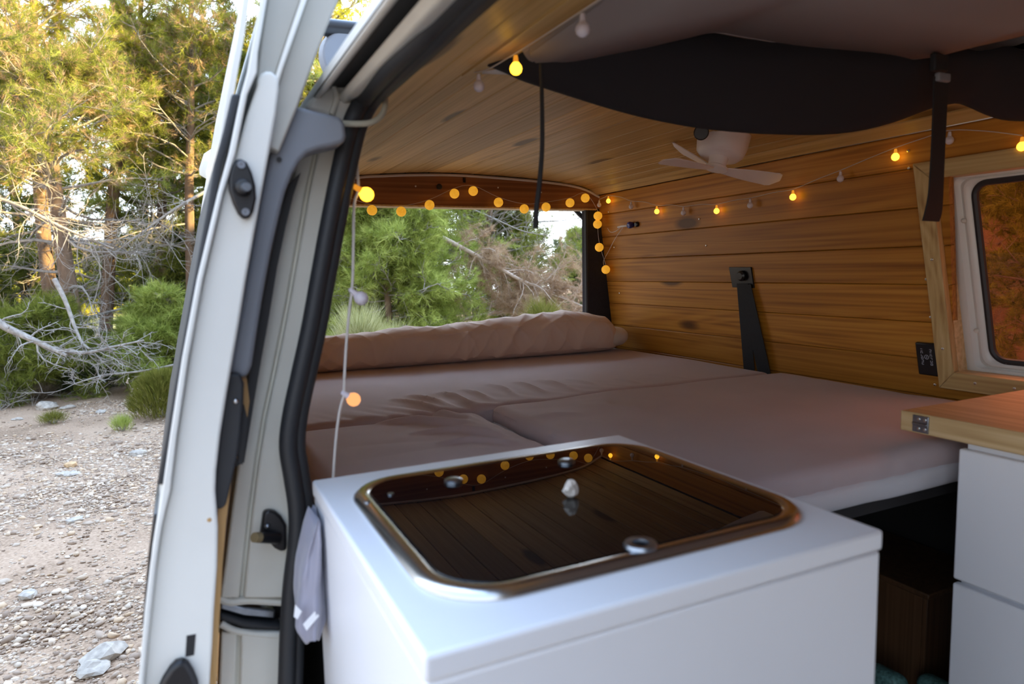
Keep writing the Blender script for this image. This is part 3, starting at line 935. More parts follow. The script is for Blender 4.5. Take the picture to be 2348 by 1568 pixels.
# ================================================================== stowed things in the dark under the bed
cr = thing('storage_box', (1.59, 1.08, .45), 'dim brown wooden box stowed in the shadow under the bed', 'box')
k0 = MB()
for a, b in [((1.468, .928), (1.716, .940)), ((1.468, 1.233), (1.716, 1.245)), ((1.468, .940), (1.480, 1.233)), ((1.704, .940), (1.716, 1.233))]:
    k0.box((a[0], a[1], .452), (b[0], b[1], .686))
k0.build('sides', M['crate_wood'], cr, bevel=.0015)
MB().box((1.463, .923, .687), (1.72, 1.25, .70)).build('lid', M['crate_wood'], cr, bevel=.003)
for i, (x, y) in enumerate([(1.372, .955), (1.435, .872)]):
    s = roundbox((x - .026, y - .045, .4515), (x + .026, y + .045, .535), .024, (10, 18, 8), lambda p, n: .006 * noise.noise((p.x * 20, p.y * 20, p.z * 20)))
    one('fabric_bundle', s, M['cone_green'], ['small patterned bundle on the dark floor beside the wooden box', 'small patterned bundle on the dark floor close to the white drawers'][i], 'bundle', 'bundles on the van floor', loc=(x, y, .45))
cb_ = MB().tube(smooth_path([(1.30, 1.6, .93), (1.36, 1.45, .90), (1.45, 1.35, .85), (1.60, 1.3, .82)]), .004, 6)
one('cable', cb_, M['blue_plastic'], 'thin dark blue cable looping under the bed above the wooden box', 'cable', loc=(1.45, 1.4, .85))

# ================================================================== fan
YF = 1.6
fan = thing('ceiling_fan', ony(1660, 290, YF), 'small white three bladed fan hanging from the wooden ceiling', 'fan')
ftop = ony(1668, 285, YF); fbot = ony(1648, 362, YF); hub = ony(1637, 386, YF)
ax = (fbot - ftop).normalized(); L_ = (fbot - ftop).length
fb = MB(); fb.lathe([(.06, -.015), (.072, -.01), (.076, .01), (.075, L_ * .6), (.070, L_ * .86), (.058, L_ * .98), (.03, L_)], ftop, ax, 32); fb.build('motor_housing', M['white_plastic'], fan, ang=50)
bt = ony(1608, 304, YF - .065); MB().lathe([(.021, -.014), (.021, .002), (.018, .005)], bt, (ray(1608, 300) * -1), 24).build('button', M['black_plastic'], fan)
hb = MB(); hb.lathe([(.030, 0), (.027, .014), (.026, .028), (.034, .033), (.034, .039), (.01, .042)], fbot - ax * .004, ax, 28); hb.build('hub', M['white_plastic'], fan, ang=50)
for k_, (txp, typ, dy) in enumerate([(1788, 413, -.02), (1520, 366, -.06), (1546, 334, .16)]):
    tip = ony(txp, typ, YF + dy); ctr = fbot + ax * .034
    d = (tip - ctr); d = d - ax * d.dot(ax) * .55
    d = (tip - ctr); ln = d.length; d.normalize(); sd = d.cross(ax).normalized()
    tw_ = .42 if k_ == 0 else .18
    wd = (sd * math.cos(tw_) + ax * math.sin(tw_) * (1 if k_ == 0 else -1))
    bm_ = MB(); A, B = [], []
    for i in range(15):
        t = i / 14; w_ = .013 + .017 * math.sin(min(1, t * 1.15) * PI / 2) if t < .85 else .030 * math.sqrt(max(0.0, 1 - ((t - .85) / .15) ** 2)) + .002
        c = ctr + d * ln * (.12 + .88 * t)
        A.append(c + wd * w_); B.append(c - wd * w_)
    bm_.strip(A, B, ax * .003); bm_.build('blade', M['white_plastic'], fan, ang=50)

# ================================================================== overhead fabric bunk in the roof opening
LE = [(1208, 108), (1222, 130), (1245, 147), (1290, 145), (1400, 120), (1500, 97), (1580, 78), (1640, 66), (1700, 75), (1800, 92), (1900, 108), (2000, 122), (2080, 129), (2140, 124), (2220, 104), (2348, 74), (2480, 40)]


def ez(px):
    return interp([(1200, 1.800), (1300, 1.803), (1640, 1.855), (2000, 1.845), (2140, 1.835), (2480, 1.84)], px)


edge = [onz(x, y, ez(x)) for x, y in LE]
edge = smooth_path(edge, 4)
hm = thing('roof_hammock', (1.0, .6, 1.8), 'grey fabric bunk slung in the roof opening with a dark sagging pouch', 'hammock')
hp_ = MB(); ne = len(edge)
rowsv = []
for j in range(9):
    t = j / 8.
    for i, p in enumerate(edge):
        q = Vector((.532 + (1.52 - .532) * i / (ne - 1), -.6, 1.86 + .03 * math.sin(i / (ne - 1) * PI)))
        w = p.lerp(q, t); w.z += -.02 * math.sin(t * PI) * math.sin(min(1, i / ne * 1.2) * PI)
        w.x = max(w.x, .527)
        rowsv.append(w)
hp_.add(rowsv, [(j * ne + i, j * ne + i + 1, (j + 1) * ne + i + 1, (j + 1) * ne + i) for j in range(8) for i in range(ne - 1)])
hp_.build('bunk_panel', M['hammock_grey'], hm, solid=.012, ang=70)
MB().tube([p + Vector((0, .006, .003)) for p in edge], .008, 8).build('edge_piping', M['hammock_grey'], hm)
SG = [(1100, 140), (1160, 163), (1200, 182), (1260, 203), (1330, 226), (1400, 248), (1480, 270), (1560, 287), (1640, 299), (1740, 306), (1850, 310), (1950, 302), (2040, 282), (2110, 256), (2150, 243), (2200, 236), (2230, 244), (2270, 262), (2310, 275), (2360, 278), (2420, 270)]
YS = 1.06
bot = smooth_path([ony(x, y, interp([(1100, 1.10), (1500, 1.06), (2150, .93), (2540, .80)], x)) for x, y in SG], 3)
nb = len(bot)
sg = MB(); R = []
KZ = [(0., 0.), (.18, -.6), (.4, -.92), (.6, -1.), (.8, -.96), (1., -.7), (1.2, 0.)]
for j in range(15):
    t = j / 14.
    for i, p in enumerate(bot):
        topz = 1.875 + .005 * math.sin(i * .7)
        dep = topz - p.z
        if t < .6:
            u_ = t / .6; y = p.y - .07 * (1 - u_); f = math.sin((u_ * .98 + .02) * PI / 2) ** .6
        else:
            u_ = (t - .6) / .4; y = p.y + .09 * u_; f = 1 - .8 * u_ ** 1.5
        z = topz - dep * f
        z += .014 * abs(noise.noise((p.x * 6, t * 3, 2.))) * math.sin(min(1, t / .6) * PI) + .006 * (ridge(p.x + t * .2, t, 5, 3, 5.) - .3) * max(0, .5 - t)
        R.append(Vector((p.x, y, z)))
sg.add(R, [(j * nb + i, j * nb + i + 1, (j + 1) * nb + i + 1, (j + 1) * nb + i) for j in range(14) for i in range(nb - 1)])
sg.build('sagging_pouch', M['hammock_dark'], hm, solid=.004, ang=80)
cd = smooth_path([ony(x, y, .975) for x, y in [(1241, 146), (1243, 250), (1243, 340), (1237, 420), (1230, 480), (1228, 523)]], 4)
MB().tube(cd, [.0032 + .0016 * (i / len(cd)) for i in range(len(cd))], 8).build('cord', M['webbing'], hm)
sp = MB(); A = [ony(x, y, YB) for x, y, YB in [(2143, 175, .835), (2141, 250, .838), (2138, 330, .838), (2134, 400, .842), (2130, 450, .850), (2122, 488, .862), (2117, 506, .870)]]
B = [ony(x, y, YB) for x, y, YB in [(2176, 178, .835), (2172, 250, .838), (2168, 330, .838), (2165, 400, .842), (2163, 450, .850), (2160, 488, .862), (2154, 508, .870)]]
sp.strip(smooth_path(A, 4), smooth_path(B, 4), (0, .003, 0)); sp.build('strap', M['webbing'], hm)
bk = MB(); c = ony(2158, 176, .836); bk.box((c.x - .018, c.y - .008, c.z - .010), (c.x + .018, c.y + .002, c.z + .006)); bk.build('buckle', M['grey_trim'], hm, bevel=.003)
bk = MB(); c = ony(2158, 140, .845); bk.box((c.x - .026, c.y - .006, c.z - .02), (c.x + .014, c.y + .006, c.z + .012)); bk.build('strap_loop', M['webbing'], hm, bevel=.003)

eb = MB(); e0, e1 = ony(1106, 161, 1.15), ony(1186, 164, 1.13); eb.tube([e0, e1], .006, 8); eb.build('edge_bar', M['wire_clear'], hm)

# ================================================================== string lights
proto = {}


def bulb_at(p, kind, parent, drop=Vector((0, 0, -1)), r=.0098):
    """little globe bulb with its neck; p is the centre of the globe"""
    key = (kind, r)
    if key not in proto:
        up = Vector((0, 0, 1))
        b = MB().lathe([(r * .05, -r), (r * .5, -r * .86), (r * .87, -r * .5), (r, 0), (r * .9, r * .45), (r * .66, r * .78), (r * .48, r * .98)], (0, 0, 0), up, 20)
        o = b.build('bulb', M[kind], None, ang=60)
        c = MB().lathe([(r * .48, r * .9), (r * .42, r * 1.3), (r * .36, r * 1.9), (r * .3, r * 2.1), (r * .1, r * 2.15)], (0, 0, 0), up, 14)
        oc_ = c.build('bulb_cap', M['cap_lit' if kind == 'bulb_lit' else 'bulb_off'], None, ang=60)
        proto[key] = (o.data, oc_.data)
        bpy.data.objects.remove(o); bpy.data.objects.remove(oc_)
    o = bpy.data.objects.new('bulb', proto[key][0]); COL.objects.link(o); o.parent = parent
    o.location = Vector(p) - world_loc(parent)
    o.rotation_euler = Vector((0, 0, 1)).rotation_difference(-drop).to_euler()
    k = bpy.data.objects.new('bulb_cap', proto[key][1]); COL.objects.link(k); k.parent = o
    if kind == 'bulb_off': o['label'] = 'unlit white bulb'
    if kind == 'bulb_warm': o['label'] = 'faintly glowing pink bulb'
    return o


sl = thing('string_light', onwall(1700, 470), 'string of small globe bulbs, lit and unlit by turns, along the right wooden wall', 'string lights')
wpts = []
for px, py, kind in [(1374, 470, 'bulb_off'), (1395, 461, 'bulb_lit'), (1447, 474, 'bulb_off'), (1506, 485, 'bulb_lit'), (1567, 488, 'bulb_off'), (1643, 484, 'bulb_lit'), (1720, 471, 'bulb_off'), (1818, 452, 'bulb_lit'), (1927, 410, 'bulb_off'), (2053, 360, 'bulb_lit'), (2177, 322, 'bulb_off'), (2343, 336, 'bulb_lit')]:
    p = onwall(px, py, .022)
    if px == 1374: p = ony(px, py, 2.60)
    bulb_at(p, kind, sl); wpts.append(p + Vector((0, 0, .024)))
wpts2 = []
for a, b in zip(wpts, wpts[1:]):
    wpts2 += [a, (a + b) / 2 + Vector((.010, 0, .004))]
wpts2.append(wpts[-1])
MB().tube(smooth_path(wpts2, 4), .0010, 6).build('wire', M['wire_clear'], sl)

sl = thing('string_light', (.49, .95, 1.80), 'string of globe bulbs along the near edge of the roof opening', 'string lights')
wp_ = []
for p, kind in [(Vector((.49, .62, 1.757)), 'bulb_lit'), (onz(1336, 68, 1.762), 'bulb_off'), (onz(1183, 158, 1.765), 'bulb_lit'), (onz(1098, 198, 1.768), 'bulb_off')]:
    bulb_at(p, kind, sl); wp_.append(p + Vector((0, 0, .024))); 
wp_.append(ony(1030, 150, 1.25))
MB().tube(smooth_path(wp_, 5), .0011, 6).build('wire', M['wire_clear'], sl)

YW = 1.04
sl = thing('string_light', ony(820, 385, YW), 'bulb strand hanging straight down in the open doorway beside the black seal', 'string lights')
MB().tube(smooth_path([ony(x, y, YW) for x, y in [(818, 372), (820, 395), (821, 438), (812, 470), (810, 560), (808, 650), (800, 720), (794, 790), (790, 860), (788, 905), (779, 940), (770, 1010), (764, 1100), (760, 1180)]], 4), .0022, 8).build('wire', M['wire_clear'], sl)
for (bx, by, ax_, ay_, kind) in [(841, 446, 820, 432, 'bulb_lit'), (828, 684, 808, 668, 'bulb_off'), (811, 916, 790, 903, 'bulb_warm')]:
    p, q = ony(bx, by, YW), ony(ax_, ay_, YW)
    bulb_at(p, kind, sl, drop=(p - q).normalized(), r=.0108)

sl = thing('ball_lights', (1.0, 2.6, 1.74), 'string of glowing amber rattan balls along the rear header and corner post', 'string lights')
bp_ = []
bd = None
for px, py in [(853, 482), (920, 485), (985, 470), (1042, 444), (1085, 438), (1143, 464), (1202, 479), (1252, 475), (1307, 465), (1342, 454), (1371, 495), (1370, 514), (1374, 567), (1389, 618)]:
    p = ony(px, py, 2.615)
    if bd is None:
        o = MB().sphere((0, 0, 0), .0195, 20, 14).build('ball', M['ball'], None); bd = o.data; bpy.data.objects.remove(o)
    o = bpy.data.objects.new('ball', bd); COL.objects.link(o); o.parent = sl; o.location = p - world_loc(sl)
    o.rotation_euler = (random.random() * 6, random.random() * 6, 0)
    bp_.append(p + Vector((0, 0, .0215)))
bp_ = [ony(800, 453, 2.615)] + bp_
MB().tube(smooth_path(bp_, 4), .0009, 6).build('wire', M['wire_clear'], sl)

# ================================================================== sliding door (slid back), seen on its leading edge
YD = .92
door = thing('sliding_door', (.03, YD, .9), 'white sliding van door pushed back beside the opening, seen on its leading edge', 'sliding door')


def D(pts, y=YD):
    return [ony(a, b, y) for a, b in pts]


ys = [165, 260, 350, 440, 540, 640, 740, 820, 900, 1000, 1080, 1125, 1165, 1210, 1300, 1400, 1480, 1568, 1700, 1900]
cl = [(165, 590), (260, 567), (350, 543), (440, 514), (540, 491), (640, 467), (740, 447), (820, 434), (900, 422), (1000, 407), (1080, 397), (1125, 391), (1165, 381), (1210, 371), (1300, 357), (1400, 346), (1480, 337), (1568, 329), (1700, 316), (1900, 305)]
cr_ = [(165, 628), (180, 642), (260, 634), (350, 618), (440, 601), (540, 583), (640, 565), (740, 549), (820, 535), (900, 521), (1000, 505), (1080, 496), (1125, 494), (1165, 497), (1210, 500), (1300, 498), (1400, 491), (1480, 487), (1568, 481), (1700, 474), (1900, 468)]
arc = [(590, 196), (592, 180), (599, 168), (610, 162), (622, 163), (633, 171), (640, 184), (640, 205)]
MB().prism(D(arc + [(interp(cr_, y), y) for y in ys[1:]] + [(interp(cl, y), y) for y in ys[:0:-1]]), (0, .05, 0)).build('edge_panel', M['van_white'], door, bevel=.004, seg=3)
# bright outer flange
fo_ = [(0, 598), (120, 575), (165, 567), (215, 553), (350, 525), (440, 500), (640, 452), (820, 418), (1000, 390), (1090, 377), (1125, 372), (1165, 366), (1210, 357), (1300, 344), (1400, 332), (1480, 325), (1568, 317), (1900, 293)]
fi_ = [(0, 612), (120, 592), (165, 590), (215, 568), (350, 541), (440, 513), (640, 466), (820, 433), (1000, 406), (1090, 395), (1125, 391), (1165, 381), (1210, 371), (1300, 357), (1400, 346), (1480, 337), (1568, 329), (1900, 305)]
yy = [-140] + [a for a, _ in fo_]
A = D([(interp(fo_, y) + (26 if y < 0 else 0), y) for y in yy], YD - .012); B = D([(interp(fi_, y) + (26 if y < 0 else 0), y) for y in yy], YD - .012)
MB().strip(A, B, (0, .022, 0)).build('edge_flange', M['van_white'], door, bevel=.002)
# outer skin curving in towards the roof, with the window gasket
sk_o = [(-140, 582), (0, 558), (90, 545), (170, 530), (257, 515), (375, 497), (480, 479), (580, 461), (690, 441), (800, 422), (900, 404), (1010, 386), (1115, 366), (1135, 366), (1180, 361), (1250, 350), (1430, 331), (1568, 317), (1900, 293)]
A = D([(x, y) for y, x in sk_o], YD - .004); B = D([(x + 14, y) for y, x in sk_o], YD - .004)
MB().strip(A, B, (0, 1.06, 0)).build('outer_skin', M['van_white'], door)
gs = [(214, 540), (300, 520), (375, 499), (480, 482), (580, 463), (690, 443), (800, 423), (900, 405), (1010, 387), (1112, 368)]
MB().strip(D([(x - 8, y) for y, x in gs], YD - .008), D([(x + 12, y) for y, x in gs], YD - .008), (0, .9, 0)).build('window_gasket', M['rubber'], door, bevel=.003)
# upper rail of the door
MB().strip(D([(640, -140), (612, 0), (598, 90), (590, 160), (585, 240)], YD + .012), D([(735, -140), (692, 0), (665, 75), (640, 150), (612, 240)], YD + .012), (0, 1.0, 0)).build('upper_rail', M['rail_grey'], door, bevel=.003)
MB().strip(D([(735, -140), (690, 0), (664, 75), (639, 150), (612, 240)], YD + .002), D([(745, -140), (704, 0), (678, 75), (652, 150), (624, 240)], YD + .002), (0, 1.0, 0)).build('rail_rib', M['van_white'], door, bevel=.003)
MB().strip(D([(745, -140), (702, 0), (676, 75), (650, 150), (622, 240), (600, 330)], YD + .018), D([(832, -140), (776, 0), (749, 65), (717, 150), (685, 240), (640, 350)], YD + .018), (0, 1.0, 0)).build('upper_rail', M['rail_grey'], door, bevel=.003)
# grey inner trim with its hooked corner
tr = [(650, 262), (662, 238), (700, 247), (745, 258), (783, 268), (792, 285), (795, 312), (790, 328), (760, 336), (730, 342), (705, 352), (688, 370), (672, 398), (655, 440), (640, 500), (622, 580), (605, 670), (590, 760), (578, 840), (566, 866), (524, 860), (530, 830), (545, 750), (564, 650), (582, 550), (600, 450), (618, 360), (636, 300)]
MB().prism(D(tr, YD + .035), (0, .05, 0)).build('inner_trim', M['grey_trim'], door, bevel=.006, seg=3)
c = ony(640, 366, YD + .034); MB().lathe([(.0035, 0), (.0035, .001)], c, (0, -1, 0), 14).build('trim_screw', M['black_plastic'], door)
tb = [(690, 395), (672, 450), (655, 520), (636, 610), (618, 720), (600, 820), (586, 900), (560, 1060), (540, 1070), (560, 960), (572, 860), (590, 760), (612, 640), (640, 500), (664, 420)]
MB().prism(D(tb, YD + .09), (0, .04, 0)).build('trim_back', M['rubber'], door)
rbp = [(526, 856), (552, 858), (560, 880), (558, 935), (552, 1000), (544, 1050), (532, 1100), (518, 1160), (505, 1170), (492, 1165), (490, 1120), (500, 1010), (510, 930)]
MB().prism(D(rbp, YD + .020), (0, .05, 0)).build('rubber_stop', M['rubber'], door, bevel=.006, seg=3)
MB().sphere(ony(540, 920, YD + .018), .0035, 10, 8).build('stop_screw', M['screw_steel'], door)
spur = [(560, 930), (568, 960), (556, 1066), (548, 1060), (544, 1020), (552, 985)]
MB().prism(D(spur, YD + .05), (0, .03, 0)).build('rubber_tongue', M['rubber'], door)
wl = [(529, 1030), (536, 1065), (528, 1120), (518, 1200), (510, 1300), (503, 1420), (497, 1568), (485, 1900), (468, 1900), (481, 1568), (490, 1400), (498, 1250), (498, 1190), (506, 1130), (518, 1070)]
MB().prism(D(wl, YD + .03), (0, .95, 0)).build('wood_lining', M['ply_z'], door)
fm = [(548, 866), (566, 868), (572, 920), (562, 1000), (550, 1050), (540, 1050), (552, 980), (556, 920)]
MB().prism(D(fm, YD + .08), (0, .03, 0)).build('lining_edge', M['ply_z'], door)
# pin lock on the edge
lk = MB(); lc = [(541, 366), (553, 363), (567, 372), (578, 395), (586, 425), (588, 455), (581, 485), (571, 500), (558, 502), (546, 490), (534, 465), (525, 435), (525, 405), (531, 380)]
lk.prism(D(lc, YD - .010), (0, .012, 0)); lko = lk.build('lock_plate', M['black_plastic'], door, bevel=.003, seg=3)
def sub(mb, name, m, parent, **kw):
    return mb.build(name, m, parent, **kw)
sub(MB().lathe([(.011, 0), (.0105, .006), (.0085, .012), (.006, .013)], ony(556, 430, YD - .010), (0, -1, 0), 20), 'lock_boss', M['black_plastic'], lko)
sub(MB().tube([ony(558, 432, YD - .012), ony(566, 428, YD - .038)], [.006, .005], 14), 'lock_pin', M['zinc'], lko)
for q in [(553, 378), (563, 486)]:
    sub(MB().lathe([(.0045, 0), (.0045, .002), (.002, .002), (.002, .001)], ony(*q, YD - .011), (0, -1, 0), 16), 'lock_screw', M['grey_trim'], lko)
MB().prism(D([(428, 1458), (449, 1454), (445, 1502), (425, 1506)], YD - .001), (0, .004, 0)).build('slot', M['dark_board'], door)  # dark plate for the shade inside a hole that is not cut
MB().sphere(ony(480, 1192, YD), .0028, 10, 8, (1, .2, 1)).build('rust_spot', M['ply_z'], door)
br = [(360, 1585), (372, 1560), (388, 1535), (402, 1521), (418, 1517), (432, 1522), (444, 1540), (455, 1568), (458, 1600), (450, 1700), (360, 1700)]
MB().prism(D(br, YD - .014), (0, .016, 0)).build('lower_bracket', M['black_plastic'], door, bevel=.006, seg=3)
hdl = [(352, 1178), (366, 1178), (360, 1240), (352, 1330), (342, 1420), (334, 1442), (326, 1436), (330, 1380), (340, 1270)]
MB().prism(D(hdl, YD + .0), (0, .16, 0)).build('outer_handle', M['black_plastic'], door, bevel=.004, seg=3)

# ================================================================== door pillar with its seal, top rail
YP = 1.05
pil_ = thing('door_pillar', (.1, YP, .9), 'off white door pillar behind the sliding door, with latch and rail slot', 'pillar')
pl_ = [(200, 730), (300, 700), (395, 674), (530, 641), (680, 611), (800, 590), (950, 566), (1070, 546), (1180, 531), (1300, 516), (1372, 505)]
pr_ = [(200, 850), (300, 805), (395, 782), (530, 752), (680, 722), (800, 702), (950, 677), (1070, 675), (1180, 680), (1300, 672), (1372, 668)]
ysp = [200, 300, 395, 460, 530, 600, 680, 740, 800, 880, 950, 1010, 1070, 1130, 1180, 1240, 1300, 1372]
gr_ = [(200, 760), (300, 735), (395, 714), (470, 699), (700, 659), (850, 629), (950, 607), (1050, 590), (1180, 573), (1372, 553)]
A = D([(interp(pl_, y), y) for y in ysp], YP); B = D([(interp(gr_, y) - 4, y) for y in ysp], YP)
A2 = D([(interp(gr_, y) + 6, y) for y in ysp], YP - .006); B2 = D([(interp(pr_, y), y) for y in ysp], YP - .006)
G1 = D([(interp(gr_, y) - 5, y) for y in ysp], YP + .008); G2 = D([(interp(gr_, y) + 8, y) for y in ysp], YP + .008)
pm = MB(); pm.strip(A, B, (0, .05, 0)); pm.strip(A2, B2, (0, .06, 0)); pm.strip(G1, G2, (0, .03, 0))
pm.build('upper_panel', M['van_dirty'], pil_, bevel=.003)
pm = MB(); pm.strip(D([(508, 1450), (503, 1568), (492, 1900)], YP), D([(545, 1450), (540, 1568), (532, 1900)], YP), (0, .05, 0))
pm.strip(D([(554, 1450), (550, 1568), (541, 1900)], YP - .006), D([(672, 1450), (668, 1568), (655, 1900)], YP - .006), (0, .06, 0)); pm.strip(D([(540, 1450), (536, 1568), (528, 1900)], YP + .008), D([(560, 1450), (555, 1568), (548, 1900)], YP + .008), (0, .03, 0))
pm.build('lower_panel', M['van_dirty'], pil_, bevel=.003)
# recess for the middle rail
pm = MB(); pm.prism(D([(500, 1360), (670, 1366), (665, 1455), (498, 1450)], YP + .045), (0, .02, 0)); pm.build('rail_recess', M['dark_board'], pil_)
MB().tube(smooth_path(D([(503, 1372), (530, 1380), (570, 1376), (640, 1380), (672, 1382)], YP + .004)), .006, 8).build('recess_lip', M['van_dirty'], pil_)
MB().strip(D([(506, 1378), (560, 1392), (632, 1398)], YP + .005), D([(504, 1398), (560, 1414), (630, 1420)], YP + .005), (0, .025, 0)).build('middle_rail', M['zinc'], pil_, bevel=.003)
MB().strip(D([(504, 1406), (560, 1424), (645, 1432)], YP - .002), D([(502, 1424), (560, 1442), (644, 1448)], YP - .002), (0, .03, 0)).build('rail_seal', M['rubber'], pil_, bevel=.004)
MB().tube(smooth_path(D([(506, 1430), (540, 1446), (590, 1454), (636, 1458)], YP - .002)), .005, 8).build('recess_lip', M['van_dirty'], pil_)
# striker
sk_ = [(604, 1176), (616, 1170), (632, 1174), (646, 1186), (657, 1205), (658, 1262), (645, 1266), (630, 1258), (616, 1242), (598, 1236), (597, 1224), (600, 1205)]
so = MB().prism(D(sk_, YP - .018), (0, .016, 0)).build('striker', M['black_plastic'], pil_, bevel=.004, seg=3)
sub(MB().tube([ony(636, 1234, YP - .02), ony(588, 1232, YP - .045)], [.0085, .0075], 14), 'striker_pin', M['black_plastic'], so)
sub(MB().tube([ony(594, 1232, YP - .042), ony(583, 1232, YP - .049)], [.0078, .0070], 14), 'pin_tip', M['bronze'], so)
sub(MB().sphere(ony(613, 1206, YP - .02), .004, 12, 8), 'striker_screw', M['zinc'], so)

se = thing('door_seal', (.2, YP, 1.3), 'thick black rubber seal running up the pillar and along the top of the door opening', 'seal')
spath = [ony(x, y, YP - .035) for x, y in [(655, 1900), (668, 1568), (672, 1450), (680, 1330), (692, 1230), (692, 1160), (682, 1090), (672, 1020), (679, 950), (698, 860), (722, 750), (742, 640), (764, 520), (786, 410), (806, 320), (822, 270)]]
# the top run goes forward along the van at constant height
top_run = [ony(850, 222, YP - .05), onx(905, 160, .252), onx(975, 92, .257), onx(1052, 10, .262)]
end = top_run[-1]
top_run += [Vector((end.x + .002, .3, end.z + .002)), Vector((end.x + .002, -.6, end.z + .002))]
full = smooth_path(spath + top_run, 5)
MB().tube([p + Vector((-.008, -.006, 0)) for p in full], .0125, 12).build('seal_bulb', M['rubber'], se)
MB().tube([p + Vector((.008, .006, -.001)) for p in full], .0105, 12).build('seal_lip', M['rubber'], se)

rail = thing('door_header', (.22, .5, 1.70), 'off white steel rail with dark channel over the door opening', 'rail')


def LR_(px, py, x):
    p = onx(px, py, x); return (p.x, p.z)


def longi(mb, prof, y0=-.7, y1=1.06):
    mb.prism([(x, y0, z) for x, z in prof], (0, y1 - y0, 0))


def ratio(px, py, z):
    """section point at height z on the straight edge that passes through a pixel"""
    d = ray(px, py); return (z - 1.45) * d[0] / d[2]


q = lambda px, z: (ratio(px, 60, z), z)
a0, a1, a2, a3, a4 = 838, 862, 912, 985, 1030
m1 = MB(); longi(m1, [q(a0, 1.700), q(a1, 1.698), q(a1 + 4, 1.720), q(a0 + 4, 1.724)]); m1.build('gutter', M['van_white'], rail, bevel=.003)
m1 = MB(); longi(m1, [q(a1, 1.715), q(a2 + 4, 1.718), q(a2, 1.728), q(a1, 1.726)]); m1.build('channel', M['rubber'], rail)
m1 = MB(); longi(m1, [q(a2, 1.702), q(a3 - 30, 1.695), q(a3, 1.700), q(a3, 1.716), q(a2, 1.722)]); m1.build('steel_lip', M['van_dirty'], rail, bevel=.003)
m1 = MB(); longi(m1, [q(a3, 1.705), q(a4 + 45, 1.712), q(a4 + 45, 1.735), q(a3, 1.722)]); m1.build('inner_lip', M['rubber'], rail)
m1 = MB(); m1.prism(D([(712, 226), (740, 205), (770, 190), (800, 196), (832, 190), (818, 262), (792, 286), (745, 262), (700, 250)], YP - .025), (0, .04, 0)); m1.build('corner_gusset', M['van_white'], rail, bevel=.006)
m1 = MB(); m1.tube(smooth_path(D([(764, 198), (772, 215), (768, 240), (760, 262)], YP - .03)), .004, 8); m1.build('corner_rib', M['van_dirty'], rail)

cl_ = MB().tube(smooth_path([ony(x, y, YY) for x, y, YY in [(786, 283, .985), (820, 284, .98), (850, 281, .98), (872, 268, .985), (882, 248, .99), (884, 225, 1.0), (880, 200, 1.01)]], 5), .0042, 10)
one('cable_loop', cl_, M['cable_beige'], 'beige cable loop bending from the pillar top up to the ceiling', 'cable', loc=ony(860, 280, .98))

# ================================================================== satin bag squeezed between seal and cabinet
def bag(u, v):
    z = lerp(1.125, .962, v)
    hw = interp([(0, .004), (.15, .010), (.4, .0155), (.7, .0185), (.88, .019), (1., .010)], v)
    cx = interp([(0, .139), (.3, .131), (.7, .1265), (1., .125)], v)
    a = 2 * PI * u
    fold = 1 + .12 * math.sin(a * 5 + v * 3) + .12 * noise.noise((u * 8, v * 5, 2.))
    return Vector((cx + hw * math.cos(a) * fold, .93 + .038 * math.sin(a) * fold, z + .006 * math.sin(a * 3)))


bg = thing('satin_bag', (.12, .93, .96), 'shiny grey satin bag hanging between the door seal and the white cabinet', 'bag')
b = MB(); b.grid(bag, 48, 40, closed_u=True); b.f.append(tuple(i * 40 + 39 for i in range(48))); b.f.append(tuple(i * 40 for i in range(47, -1, -1))); b.build('fabric', M['satin'], bg, ang=80)
lb = MB(); A = [ony(695, 1432, .888), ony(722, 1402, .888)]; B = [ony(703, 1446, .888), ony(732, 1412, .888)]; lb.strip(A, B, (0, .001, 0)); lb.prism([ony(x, y, .89) for x, y in [(677, 1386), (692, 1402), (682, 1420), (674, 1414)]], (0, .001, 0)); lb.build('care_label', M['white_lam'], bg)

# ================================================================== roof rack bar seen over the rail
rk = thing('roof_rack', ony(780, 70, 1.7), 'black roof rack bar with a rounded foot above the roof edge', 'roof rack')
p0, p1 = ony(720, 60, 1.7), ony(840, 72, 1.7)
rb = MB(); rb.tube([p0, p1, p1 + Vector((1.1, 0, .0))], .020, 16); rb.build('bar', M['black_plastic'], rk)
c = ony(792, 135, 1.72)
ft = MB(); ft.lathe([(.03, -.03), (.058, -.028), (.064, 0), (.058, .028), (.03, .03)], c, (0, 1, .1), 28); ft.box((c.x - .05, c.y - .02, 1.83), (c.x + .03, c.y + .02, c.z)); ft.build('foot', M['grey_trim'], rk, bevel=.004)

# ================================================================== stones and gravel
def stone_mesh(mb, c, r, sq=.6, seed=0, sub=1):
    bm = bmesh.new(); bmesh.ops.create_icosphere(bm, subdivisions=sub, radius=1.)
    rot = Matrix.Rotation(random.random() * 6, 3, 'Z')
    sx, sy = random.uniform(.75, 1.3), random.uniform(.7, 1.1)
    vs = []
    for v in bm.verts:
        k = 1 + .45 * noise.noise((v.co.x * 1.3 + seed, v.co.y * 1.3, v.co.z * 1.3 + seed * .7)) + .12 * noise.noise((v.co.x * 4 + seed, v.co.y * 4, v.co.z * 4))
        p = rot @ Vector((v.co.x * sx * k, v.co.y * sy * k, v.co.z * sq * k))
        vs.append(Vector(c) + p * r)
    bm.verts.index_update()
    fs = [tuple(v.index for v in f.verts) for f in bm.faces]
    bm.free(); mb.add(vs, fs)


